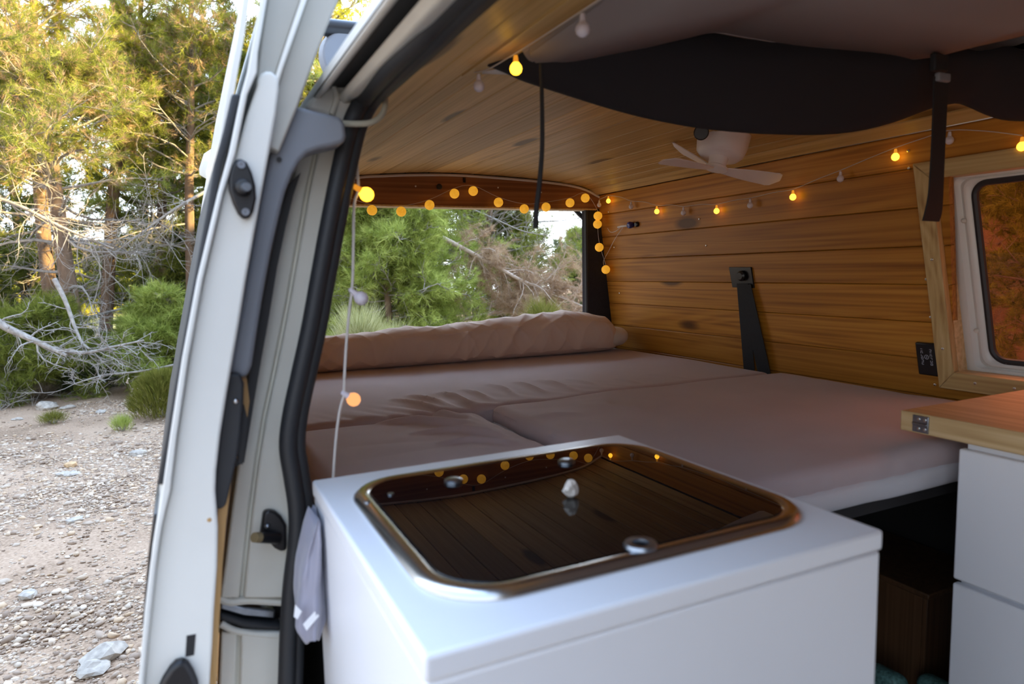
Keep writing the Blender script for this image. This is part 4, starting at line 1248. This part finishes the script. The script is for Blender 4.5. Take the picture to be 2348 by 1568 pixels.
def bulk(name, verts, faces_n, m, parent=None, tint=None, smooth=False):
    """mesh straight from arrays: verts (n,3), every faces_n verts one polygon"""
    me = bpy.data.meshes.new(name); n = len(verts)
    off = np.array(world_loc(parent)) if parent is not None else np.zeros(3)
    me.vertices.add(n); me.vertices.foreach_set('co', (verts - off).astype(np.float32).ravel())
    nf = n // faces_n
    me.loops.add(n); me.loops.foreach_set('vertex_index', np.arange(n, dtype=np.int32))
    me.polygons.add(nf); me.polygons.foreach_set('loop_start', np.arange(0, n, faces_n, dtype=np.int32))
    if tint is not None:
        at = me.attributes.new('tint', 'FLOAT', 'POINT'); at.data.foreach_set('value', tint.astype(np.float32))
    me.update(calc_edges=True)
    me.materials.append(m)
    o = bpy.data.objects.new(name, me); COL.objects.link(o); o.parent = parent
    return o


random.seed(21)
# gravel: many small angular stones in one object
_t = (1 + 5 ** .5) / 2
iv = np.array([(-1, _t, 0), (1, _t, 0), (-1, -_t, 0), (1, -_t, 0), (0, -1, _t), (0, 1, _t), (0, -1, -_t), (0, 1, -_t), (_t, 0, -1), (_t, 0, 1), (-_t, 0, -1), (-_t, 0, 1)]) / 1.902
itri = np.array([(0, 11, 5), (0, 5, 1), (0, 1, 7), (0, 7, 10), (0, 10, 11), (1, 5, 9), (5, 11, 4), (11, 10, 2), (10, 7, 6), (7, 1, 8), (3, 9, 4), (3, 4, 2), (3, 2, 6), (3, 6, 8), (3, 8, 9), (4, 9, 5), (2, 4, 11), (6, 2, 10), (8, 6, 7), (9, 8, 1)])
NG = 60000
gy = 1.9 + 7.6 * rng.random(NG) ** 1.35
gx = -.36 * gy + rng.random(NG) * (.36 * gy + .3)
patch = np.array([noise.noise((x * .8, y * .8, 4.)) for x, y in zip(gx, gy)])
keep = rng.random(NG) < np.clip(.62 - 1.5 * patch, .08, 1.)
gx, gy = gx[keep], gy[keep]; NG = len(gx)
gr = np.clip(rng.lognormal(-5.0, .55, NG), .003, .030)
ang = rng.random(NG) * 6.28
sc = np.stack([rng.uniform(.8, 1.5, NG), rng.uniform(.6, 1.0, NG), rng.uniform(.35, .7, NG)], 1) * gr[:, None]
jit = 1 + .26 * rng.standard_normal((NG, len(iv), 1)).clip(-1.3, 1.3)
vv = iv[None] * jit * sc[:, None, :]
ca, sa = np.cos(ang)[:, None], np.sin(ang)[:, None]
xx_ = vv[..., 0] * ca - vv[..., 1] * sa; yy_ = vv[..., 0] * sa + vv[..., 1] * ca
gzv = np.array([gz(x, y) for x, y in zip(gx, gy)]) - .02
vv = np.stack([xx_ + gx[:, None], yy_ + gy[:, None], vv[..., 2] + gzv[:, None] + gr[:, None] * .2], 2)
me = bpy.data.meshes.new('gravel')
nvv = vv.reshape(-1, 3); tri = (itri[None] + (np.arange(NG) * len(iv))[:, None, None]).reshape(-1)
me.vertices.add(len(nvv)); me.vertices.foreach_set('co', nvv.astype(np.float32).ravel())
me.loops.add(len(tri)); me.loops.foreach_set('vertex_index', tri.astype(np.int32))
me.polygons.add(len(tri) // 3); me.polygons.foreach_set('loop_start', np.arange(0, len(tri), 3, dtype=np.int32)); me.update(calc_edges=True)
me.materials.append(M['gravel'])
o = bpy.data.objects.new('gravel', me); COL.objects.link(o); tag(o, 'loose pale gravel scattered over the dry dirt clearing', 'gravel', kind='stuff')

STN = [((240, 1492), .075, .45, 'flat pale grey rock in the dirt near the sliding door, largest near the van'), ((64, 1358), .042, .55, 'small grey stone on gravel near the left picture edge'),
       ((162, 1062), .055, .6, 'round orange tan stone sitting up from the clearing'), ((143, 1083), .04, .5, 'pale stone just left in front of the round orange stone'), ((165, 1083), .042, .5, 'pale stone directly in front of the round orange stone'),
       ((108, 932), .15, .4, 'broad pale rock at the far edge of the clearing before the bushes'), ((172, 1190), .04, .5, 'lone grey stone mid clearing on smooth dirt'), ((155, 932), .07, .4, 'flat tan stone right of the broad pale rock'),
       ((232, 943), .06, .45, 'small white stone at the far clearing edge'), ((315, 1034), .05, .6, 'bright white stone beside the door gasket'), ((215, 1525), .05, .45, 'small stone just below the flat grey rock'), ((115, 958), .05, .5, 'little white stone by the yellowish grass tuft'), ((40, 958), .05, .4, 'low pale stone at the far left of the clearing')]
for (px, py), r, sq, lab in STN:
    c = onz(px, py, 0.); c.z = gz(c.x, c.y) - .02 + r * sq * .45
    m_ = MB(); stone_mesh(m_, c, r, sq, random.random() * 40, 2)
    one('stone', m_, M['stone_orange' if lab.startswith('round orange') else 'stone'], lab, 'stone', 'loose stones in the clearing', loc=(c.x, c.y, gz(c.x, c.y)), ang=14)


# ================================================================== plants
def tufts(pos, dirs, ln, nn, width, spread, twig, tint0=.0, tint1=1.):
    n = len(pos)
    d = dirs / np.linalg.norm(dirs, axis=1, keepdims=True)
    k = rng.standard_normal((n, nn, 3))
    nd = d[:, None, :] + spread * k; nd /= np.linalg.norm(nd, axis=2, keepdims=True)
    base = pos[:, None, :] + d[:, None, :] * (rng.random((n, nn, 1)) - .5) * twig
    side = np.cross(nd, rng.standard_normal((n, nn, 3))); side /= np.linalg.norm(side, axis=2, keepdims=True) + 1e-9
    le = ln * rng.uniform(.65, 1.15, (n, nn, 1))
    w = width * rng.uniform(.7, 1.2, (n, nn, 1))
    a = base - side * w; b = base + side * w; c = base + nd * le
    v = np.stack([a, b, c], 2).reshape(-1, 3)
    t = np.clip(rng.uniform(tint0, tint1, (n, 1)) + .12 * rng.standard_normal((n, nn)), 0, 1)
    return v, np.repeat(t.reshape(-1), 3)


def grow(base, tip, r0, r1, wob, nseg):
    base, tip = Vector(base), Vector(tip)
    d = tip - base; side = d.orthogonal().normalized(); o2 = d.cross(side).normalized()
    a, b = random.uniform(-1, 1) * wob * d.length, random.uniform(-1, 1) * wob * d.length
    a2, b2 = random.uniform(-1, 1) * wob * d.length * .4, random.uniform(-1, 1) * wob * d.length * .4
    out, rs = [], []
    for i in range(nseg + 1):
        t = i / nseg; s = math.sin(t * PI); s2 = math.sin(t * 2 * PI)
        out.append(base + d * t + side * (a * s + a2 * s2) + o2 * (b * s + b2 * s2)); rs.append(lerp(r0, r1, t))
    return out, rs


def along(path, t):
    f = t * (len(path) - 1); i = min(int(f), len(path) - 2)
    return path[i].lerp(path[i + 1], f - i), (path[i + 1] - path[i]).normalized()


def pine(name, label, cat, trunk, r0, nprim, plen, z_from, mat_n, bark, group=None, seed=0, nsec=12, ntuft=15, dens=14, nl=.09, nw=.0026, up=.25, dead=0., matd=None, toward=None, low_dead=0, tlo=0., thi=1.):
    """a pine: curved trunk, boughs with side twigs, needle tufts along the outer twigs"""
    random.seed(seed)
    tr = smooth_path(trunk, 6)
    root = thing(name, tr[0], label, cat, group)
    tm = MB(); m_ = len(tr); rs = [r0 * (1 - .72 * (i / (m_ - 1)) ** 1.2) for i in range(m_)]
    tm.tube(tr, rs, 10)
    tm.build('trunk', M[bark], root, ang=80)
    bmb = MB(); P, Dd = [], []; P2, D2 = [], []
    for k in range(nprim + low_dead):
        isdead = k >= nprim
        t = random.uniform(z_from, .98) if not isdead else random.uniform(.05, max(.3, z_from))
        p, td = along(tr, t)
        a = random.random() * 2 * PI if toward is None else random.gauss(toward, 1.1)
        ln = plen * random.uniform(.6, 1.15) * (1 - .55 * max(0, (t - z_from)) / (1.001 - z_from))
        if isdead: ln = plen * random.uniform(.5, .9)
        dv = Vector((math.cos(a), math.sin(a), up + random.uniform(-.35, .35) + .5 * t)).normalized()
        if isdead: dv = Vector((math.cos(a), math.sin(a), random.uniform(-.5, .3))).normalized()
        path, rr_ = grow(p, p + dv * ln, r0 * .26 * (1 - .5 * t), .004, .13, 5)
        bmb.tube(path, rr_, 5)
        for s_ in range(nsec):
            u = random.uniform(.22, 1.); q_, qd = along(path, u)
            sd = (qd * .7 + Vector((random.gauss(0, 1), random.gauss(0, 1), random.gauss(.15, .8))).normalized() * .9).normalized()
            l2 = ln * random.uniform(.18, .42) * (1.15 - .5 * u)
            sp_, sr = grow(q_, q_ + sd * l2, .006, .002, .16, 3)
            bmb.tube(sp_, sr, 3, caps=False)
            for w_ in range(ntuft if not isdead else 4):
                uu = random.uniform(.25, 1.); c_, cd_ = along(sp_, uu)
                jd = (cd_ + Vector((random.gauss(0, .55), random.gauss(0, .55), random.gauss(.15, .5)))).normalized()
                tl = random.uniform(.04, .16)
                if random.random() < .5 or isdead:
                    bmb.tube([c_, c_ + jd * tl * (1.6 if isdead else 1)], [.0022, .001], 3, caps=False)
                if not isdead:
                    (P2 if random.random() < dead else P).append(c_ + jd * tl); (D2 if len(P2) > len(D2) else Dd).append(jd)
    bmb.build('branches', M['bark_grey'] if bark != 'deadwood_tan' else M['deadwood_tan'], root, smooth=False)
    if P:
        v, t = tufts(np.array([p[:] for p in P]), np.array([d[:] for d in Dd]), nl, dens + 4, nw, .62, .10, tlo, thi)
        bulk('foliage', v, 3, M[mat_n], root, t)
    if P2:
        v, t = tufts(np.array([p[:] for p in P2]), np.array([d[:] for d in D2]), nl, dens, nw, .62, .10)
        o = bulk('dead_needles', v, 3, M[matd or 'pine_dead'], root, t); o['label'] = 'brown dead needles'
    return root


def deeper(px, y):
    return y * 1.14 if px < 560 else y      # the left side of the clearing lies a little farther off


def at(px, py, y):
    return ony(px, py, deeper(px, y))


def base_of(px, y):
    y = deeper(px, y); p = ony(px, 800, y); return Vector((p.x, y, gz(p.x, y) - .05))


PN = 'pine'
# --- left of the van
b0 = base_of(150, 9.6)
pine('pine_tree', 'leaning dark trunked pine at the far left of the clearing', 'tree', [base_of(185, 9.6), at(152, 620, 9.6), at(128, 450, 9.6), at(105, 300, 9.6), at(50, 190, 9.6), at(0, 60, 9.6), at(-60, -150, 9.6)], .11, 58, 1.7, .33, 'pine_green', 'bark', seed=3, nsec=13, ntuft=16, low_dead=18, dead=.3)
pine('pine_tree', 'tall straight orange barked pine behind the leaning pine', 'tree', [base_of(130, 11.2), at(95, 480, 11.2), at(85, 250, 11.2), at(78, 60, 11.2), at(80, -220, 11.2)], .11, 56, 1.9, .33, 'pine_sun_yellow', 'bark', seed=8, nsec=12, ntuft=15, low_dead=10, dead=.35)
pine('pine_tree', 'mid distance pine with slanting lit trunk between the two left pines and the van', 'tree', [base_of(235, 12.), at(262, 420, 12.), at(290, 310, 12.), at(310, 200, 12.), at(330, -100, 12.)], .11, 58, 2.0, .33, 'pine_sun_yellow', 'bark', seed=12, nsec=13, ntuft=18, low_dead=10, dead=.38)
pine('pine_tree', 'slim upright pine just left of the sliding door', 'tree', [base_of(440, 11.), at(434, 470, 11.), at(438, 260, 11.), at(437, 100, 11.), at(440, -200, 11.)], .085, 50, 1.7, .30, 'pine_green', 'bark', seed=15, nsec=13, ntuft=17, low_dead=8, dead=.3)
pine('young_pine', 'bushy bright green young pine at the clearing edge beside the van', 'young pine', [base_of(375, 8.8), at(380, 830, 8.8), at(385, 770, 8.8), at(405, 700, 8.8)], .05, 46, .75, .06, 'pine_bright', 'bark', seed=20, nsec=13, ntuft=15, dens=16, nl=.09, up=.15)
pine('young_pine', 'low spreading green pine under the leaning pine at far left', 'young pine', [base_of(40, 9.0), at(60, 850, 9.0), at(50, 790, 9.0), at(60, 730, 9.0)], .05, 40, .9, .06, 'pine_green', 'bark', seed=24, nsec=13, ntuft=14, nl=.09, up=.05, low_dead=14)
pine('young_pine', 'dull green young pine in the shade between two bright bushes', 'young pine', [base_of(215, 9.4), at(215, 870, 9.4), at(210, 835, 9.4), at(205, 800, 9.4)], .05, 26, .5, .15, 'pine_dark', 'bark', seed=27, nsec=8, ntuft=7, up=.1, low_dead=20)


def dead_limb(label, path, r, nsub, seed, mat_n='deadwood', sub_len=.7, name='dead_branch', up=0., foliage=None):
    random.seed(seed)
    pth = smooth_path(path, 5); n = len(pth)
    root = thing(name, pth[0], label, 'branch')
    MB().tube(pth, [lerp(r, r * .3, i / n) for i in range(n)], 9).build('limb', M[mat_n], root, ang=80)
    tw = MB(); P, Dd = [], []
    for k in range(nsub):
        q_, qd = along(pth, random.uniform(.15, 1.))
        dv = (qd * .6 + Vector((random.gauss(0, 1), random.gauss(0, .7), random.gauss(up, .8))).normalized()).normalized()
        ln = sub_len * random.uniform(.35, 1.)
        sp_, sr = grow(q_, q_ + dv * ln, r * .22, .0022, .18, 5); tw.tube(sp_, sr, 4, caps=False)
        for s_ in range(8):
            c_, cd_ = along(sp_, random.uniform(.2, 1.))
            jd = (cd_ + Vector((random.gauss(0, .8), random.gauss(0, .8), random.gauss(up * .6, .7)))).normalized()
            s3, r3 = grow(c_, c_ + jd * ln * random.uniform(.2, .45), .0028, .0012, .15, 3); tw.tube(s3, r3, 3, caps=False)
            if foliage:
                for w_ in range(foliage[1]):
                    e_, ed = along(s3, random.uniform(.2, 1.))
                    P.append(e_); Dd.append((ed + Vector((random.gauss(0, .5), random.gauss(0, .5), random.gauss(-.4, .4)))).normalized())
    tw.build('twigs', M[mat_n], root, smooth=False)
    if P:
        v, t = tufts(np.array([p[:] for p in P]), np.array([d[:] for d in Dd]), .085, 13, .0019, .6, .10)
        bulk('dead_needles', v, 3, M[foliage[0]], root, t)
    return root


dead_limb('thick pale fallen limb lying in the bushes at the left edge', [at(-60, 690, 8.5), at(0, 742, 8.4), at(60, 772, 8.3), at(110, 795, 8.2), at(152, 815, 8.1)], .055, 14, 31, sub_len=.6)
dead_limb('thin bare grey limb arching down through the left bushes', [at(125, 640, 8.6), at(150, 690, 8.5), at(170, 745, 8.4), at(188, 785, 8.3), at(205, 800, 8.2)], .03, 16, 33, sub_len=.55)
dead_limb('bare grey branch lying level below the arching limb', [at(150, 805, 8.2), at(200, 808, 8.15), at(260, 795, 8.1), at(330, 780, 8.0)], .026, 18, 35, sub_len=.55)
dead_limb('tangle of bare grey twigs hanging under the left pines', [at(-80, 430, 9.), at(40, 470, 8.9), at(140, 520, 8.8), at(260, 570, 8.8)], .03, 34, 37, sub_len=1.15)
dead_limb('spray of bare grey twigs between the bushes near the door edge', [at(470, 440, 9.6), at(400, 480, 9.5), at(330, 530, 9.5), at(250, 590, 9.5)], .025, 34, 39, sub_len=1.05)
dead_limb('bare twigs low over the ground under the bright young pine', [at(430, 830, 8.2), at(330, 850, 8.1), at(240, 860, 8.0), at(170, 880, 8.0)], .015, 26, 41, sub_len=.5)


def clump(name, label, px, y, r, h, n, ln, w, mat_n, spread=.35, cat='shrub', nn=6, top=None, lean=0.):
    c = base_of(px, y); c.z += .05; y = c.y
    root = thing(name, c, label, cat)
    k = n; a = rng.random(k) * 6.28; rad = r * np.sqrt(rng.random(k)); zz = rng.random(k) ** .8 * h
    fall = np.sqrt(np.clip(1 - (zz / (h * 1.05)) ** 2, .05, 1))
    pos = np.stack([c.x + np.cos(a) * rad * fall, y + np.sin(a) * rad * fall, c.z + zz], 1)
    dr = np.stack([np.cos(a) * rad / r * .6, np.sin(a) * rad / r * .6, np.full(k, .9)], 1)
    v, t = tufts(pos, dr, ln, nn, w, spread, ln * .6)
    bulk('foliage', v, 3, M[mat_n], root, t)
    st = MB()
    for i in range(14):
        aa = random.random() * 6.28; st.tube([(c.x + .1 * r * math.cos(aa), y + .1 * r * math.sin(aa), c.z - .02), (c.x + .6 * r * math.cos(aa), y + .6 * r * math.sin(aa), c.z + h * .6)], [.006, .002], 4)
    st.build('stems', M['bark_grey'], root, smooth=False)
    return root


clump('shrub', 'rounded olive green shrub on the clearing edge against the door gasket', 362, 7.05, .33, .42, 2600, .09, .0018, 'olive_leaf', .25)
clump('grass_tuft', 'small yellowish grass tuft by the broad pale rock', 105, 7.27, .13, .05, 160, .09, .0015, 'olive_leaf', .5, 'grass')
clump('grass_tuft', 'small upright green tuft in the middle of the clearing edge', 266, 6.6, .09, .08, 140, .10, .0014, 'pine_bright', .3, 'grass')
clump('grass_tuft', 'dry grey grass mound at the left foot of the bushes', 55, 8.85, .26, .17, 700, .22, .0014, 'grass_dry', .5, 'grass')
clump('grass_tuft', 'spiky green grass clump behind the dry grey mound', 75, 9.5, .38, .22, 700, .28, .0018, 'pine_green', .45, 'grass')
clump('grass_tuft', 'pale feathery grass clump seen through the rear opening above the bolster', 826, 5.2, .22, 1.02, 1700, .24, .0016, 'grass_pale', .22, 'grass', nn=5)
clump('grass_tuft', 'small pale grass clump to the right of the feathery one behind the bolster', 898, 5.6, .20, .90, 800, .22, .0015, 'grass_pale', .3, 'grass', nn=5)
clump('grass_tuft', 'yellow green grass clump in front of the dead brown boughs', 1245, 6.6, .28, 1.0, 1000, .22, .0018, 'olive_leaf', .35, 'grass', nn=5)
# dry weed stalks by the olive shrub
ws = MB(); random.seed(3)
c0 = base_of(308, 7.1)
for i in range(7):
    e = c0 + Vector((random.uniform(-.12, .12), random.uniform(-.1, .1), random.uniform(.28, .46))); ws.tube([c0 + Vector((random.uniform(-.05, .05), 0, .03)), c0.lerp(e, .6) + Vector((.02, 0, .02)), e], [.003, .002, .001], 4)
    for k in range(5): ws.sphere(e + Vector((random.uniform(-.02, .02), random.uniform(-.02, .02), random.uniform(-.08, .01))), .008, 6, 5)
one('dry_weed', ws, M['deadwood_tan'], 'tall dry seed stalks beside the olive shrub', 'weed', loc=c0)

pine('pine_tree', 'tall sunlit yellow pine showing between the sliding door and the roof rail', 'tree', [base_of(715, 12.5), at(720, 500, 12.5), at(728, 250, 12.5), at(735, 60, 12.5), at(745, -160, 12.5)], .12, 64, 1.9, .42, 'pine_sun_yellow', 'bark', seed=17, nsec=12, ntuft=16, dead=.12)
# --- behind the van, through the rear opening
pine('pine_tree', 'broad bright green pine filling the left half of the rear opening', 'tree', [base_of(860, 9.2), at(865, 690, 9.2), at(880, 560, 9.2), at(890, 400, 9.2), at(905, 150, 9.2)], .12, 74, 1.75, .10, 'pine_bright', 'bark', seed=50, nsec=13, ntuft=15, dens=15, up=.05, low_dead=6)
pine('young_pine', 'full light green young pine in front of the broad pine, left in the rear opening', 'young pine', [base_of(900, 8.2), at(890, 700, 8.2), at(880, 560, 8.2), at(870, 420, 8.2)], .05, 70, 1.05, .15, 'pine_bright', 'bark', seed=49, nsec=13, ntuft=15, dens=16, up=.1)
pine('pine_tree', 'looser pine with bare twigs in the upper middle of the rear opening', 'tree', [base_of(1100, 11.), at(1105, 620, 11.), at(1120, 480, 11.), at(1110, 330, 11.), at(1120, 80, 11.)], .11, 74, 2.0, .12, 'pine_green', 'bark', seed=54, nsec=13, ntuft=16, low_dead=14, dead=.12)
pine('young_pine', 'mid green young pine behind the broken bough in the middle of the rear opening', 'young pine', [base_of(1150, 11.8), at(1150, 690, 11.8), at(1145, 580, 11.8), at(1150, 470, 11.8)], .06, 64, 1.25, .12, 'pine_green', 'bark', seed=56, nsec=13, ntuft=14, up=.1)
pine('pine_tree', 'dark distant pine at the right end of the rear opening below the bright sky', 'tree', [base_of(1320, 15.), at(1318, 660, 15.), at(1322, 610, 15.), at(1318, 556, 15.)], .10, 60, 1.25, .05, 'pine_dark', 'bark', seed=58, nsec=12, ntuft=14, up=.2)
dead_limb('broken pale tan bough with brown needles slanting across the rear opening', [at(1012, 545, 8.3), at(1035, 556, 8.3), at(1090, 585, 8.25), at(1140, 612, 8.2), at(1200, 645, 8.1), at(1260, 668, 8.05), at(1330, 700, 8.0), at(1400, 725, 8.0)], .036, 70, 61, 'deadwood_tan', .75, 'broken_bough', up=-.25, foliage=('pine_dead', 6))
dead_limb('dead brown brush piled low under the broken bough', [at(1050, 735, 8.4), at(1150, 715, 8.5), at(1250, 720, 8.4), at(1400, 705, 8.4)], .025, 46, 63, 'deadwood_tan', .75, 'dead_brush', up=.5, foliage=('pine_dead', 5))
dead_limb('pale bare twig spray high in the rear opening beside the hanging cord', [at(1060, 470, 9.8), at(1130, 500, 9.7), at(1200, 530, 9.6), at(1262, 540, 9.5)], .016, 22, 65, 'deadwood', .8, up=.1)


def copy_tree(root, x, y, s, rz, label, group):
    r = root.copy(); COL.objects.link(r); r.location = (x, y, gz(x, y) - .05 if x < 8 else hz(x, y) - .05); r.scale = (s, s, s); r.rotation_euler = (0, 0, rz)
    r['label'] = label; r['group'] = group
    for ch in root.children:
        c = ch.copy(); COL.objects.link(c); c.parent = r
    return r


random.seed(77)
far = pine('pine_tree', 'one pine of the dense stand far behind the clearing', 'tree', [(-4., 15., -.05), (-3.9, 15., 1.5), (-4.05, 15.05, 3.6), (-3.9, 15., 6.2)], .13, 56, 2.1, .16, 'pine_green', 'bark', 'pines of the far stand', seed=70, nsec=11, ntuft=12, dens=13, nl=.13, nw=.0045, low_dead=10)
far2 = pine('pine_tree', 'one pine of the dense stand far behind the clearing', 'tree', [(1.6, 15.6, -.05), (1.7, 15.6, 1.5), (1.5, 15.6, 3.6), (1.6, 15.6, 6.0)], .13, 56, 2.0, .12, 'pine_green', 'bark', 'pines of the far stand', seed=71, nsec=11, ntuft=12, dens=13, nl=.13, nw=.0045, low_dead=10)
for i, (x, y, s) in enumerate([(-.3, 14.6, 1.0), (-2.95, 17.0, 1.0), (.9, 17.5, 1.1), (3.4, 14.2, .95), (5.0, 16.5, .8), (3.2, 18.5, 1.1), (-5.6, 19., 1.1), (6.6, 19.5, .62), (-4.6, 13.2, .95), (-7., 16., 1.1), (1.9, 13., .9), (-.8, 19.5, 1.1), (2.1, 20.5, 1.2), (4.6, 20., .95)]):
    copy_tree([far, far2][i % 2], x, y, s, random.random() * 6, 'one pine of the dense stand far behind the clearing', 'pines of the far stand')
for i, (x, y, s, lab) in enumerate([(7.2, 3.4, .62, 'pine seen through the tinted side window, nearest the rear'), (9.6, 4.4, .8, 'pine on the added bank seen through the middle of the tinted window'), (8.4, 5.6, .55, 'small pine behind the others beyond the tinted window')]):
    copy_tree([far2, far, far2][i], x, y, s, 1.3 * i, lab, 'pines beyond the side window')
for px, hh, rb_, lab in [(-50, 2.3, .7, 'dark undergrowth bush at the far left picture edge behind the pines'), (150, 1.9, .3, 'dark undergrowth bush between the two sunlit gaps'), (385, 2.4, .6, 'dark undergrowth bush right of the sunlit gaps'), (455, 2.5, .7, 'dark undergrowth bush hidden low behind the door edge')]:
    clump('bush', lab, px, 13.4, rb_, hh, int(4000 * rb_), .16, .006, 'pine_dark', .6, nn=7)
clump('shrub', 'sunlit yellow shrub glimpsed through the gap left of the dark trunk', 80, 24., 1.2, 2.6, 2600, .25, .012, 'pine_sun_yellow', .5)
clump('shrub', 'sunlit yellow shrub glimpsed through the gap right of the dark trunk', 235, 24., 1.7, 2.6, 3600, .25, .012, 'pine_sun_yellow', .5)

# ================================================================== light
w = bpy.data.worlds.new('sky'); SC.world = w; w.use_nodes = True
nt = w.node_tree; nt.nodes.clear()
wo = nt.nodes.new('ShaderNodeOutputWorld'); bgn = nt.nodes.new('ShaderNodeBackground')
tc = nt.nodes.new('ShaderNodeTexCoord'); sx = nt.nodes.new('ShaderNodeSeparateXYZ'); L(nt, tc.outputs['Generated'], sx.inputs[0])
c = ramp(nt, sx.outputs['Z'], [(0., (.86, .92, 1.)), (.25, (.72, .84, 1.)), (1., (.42, .62, 1.))])
L(nt, c, bgn.inputs['Color']); 
dt = nt.nodes.new('ShaderNodeVectorMath'); dt.operation = 'DOT_PRODUCT'; L(nt, tc.outputs['Generated'], dt.inputs[0]); dt.inputs[1].default_value = (.66, .62, .42)
mr_ = nt.nodes.new('ShaderNodeMapRange'); setin(mr_, 'From Min', .0); setin(mr_, 'From Max', 1.); setin(mr_, 'To Min', 2.1); setin(mr_, 'To Max', 9.)
L(nt, dt.outputs['Value'], mr_.inputs['Value']); L(nt, mr_.outputs[0], bgn.inputs['Strength'])
L(nt, bgn.outputs[0], wo.inputs['Surface'])

sun = bpy.data.lights.new('sun', 'SUN'); sun.energy = 21.; sun.color = (1., .74, .30); sun.angle = .012
so_ = bpy.data.objects.new('sun', sun); COL.objects.link(so_)
az, el = math.radians(-30), math.radians(21)
dirn = Vector((math.cos(el) * math.cos(az), math.cos(el) * math.sin(az), math.sin(el)))
so_.rotation_euler = dirn.to_track_quat('Z', 'Y').to_euler()
so_.location = dirn * 40

# ================================================================== camera
cam = bpy.data.cameras.new('camera'); co = bpy.data.objects.new('camera', cam); COL.objects.link(co)
cam.sensor_width = 36.; cam.lens = 36. * F / W; cam.clip_start = .02; cam.clip_end = 300
mw = Matrix([[*RM[0], CAM[0]], [*RM[1], CAM[1]], [*RM[2], CAM[2]], [0, 0, 0, 1]])
co.matrix_world = mw
cam.dof.use_dof = True; cam.dof.focus_distance = 2.7; cam.dof.aperture_fstop = 4.5
SC.camera = co
SC.view_settings.view_transform = 'Standard'; SC.view_settings.look = 'None'; SC.view_settings.gamma = 1.; SC.view_settings.exposure = .18
SC.view_settings.use_curve_mapping = False
SC.cycles.use_denoising = True
SC.cycles.max_bounces = 12; SC.cycles.diffuse_bounces = 8; SC.cycles.transparent_max_bounces = 12
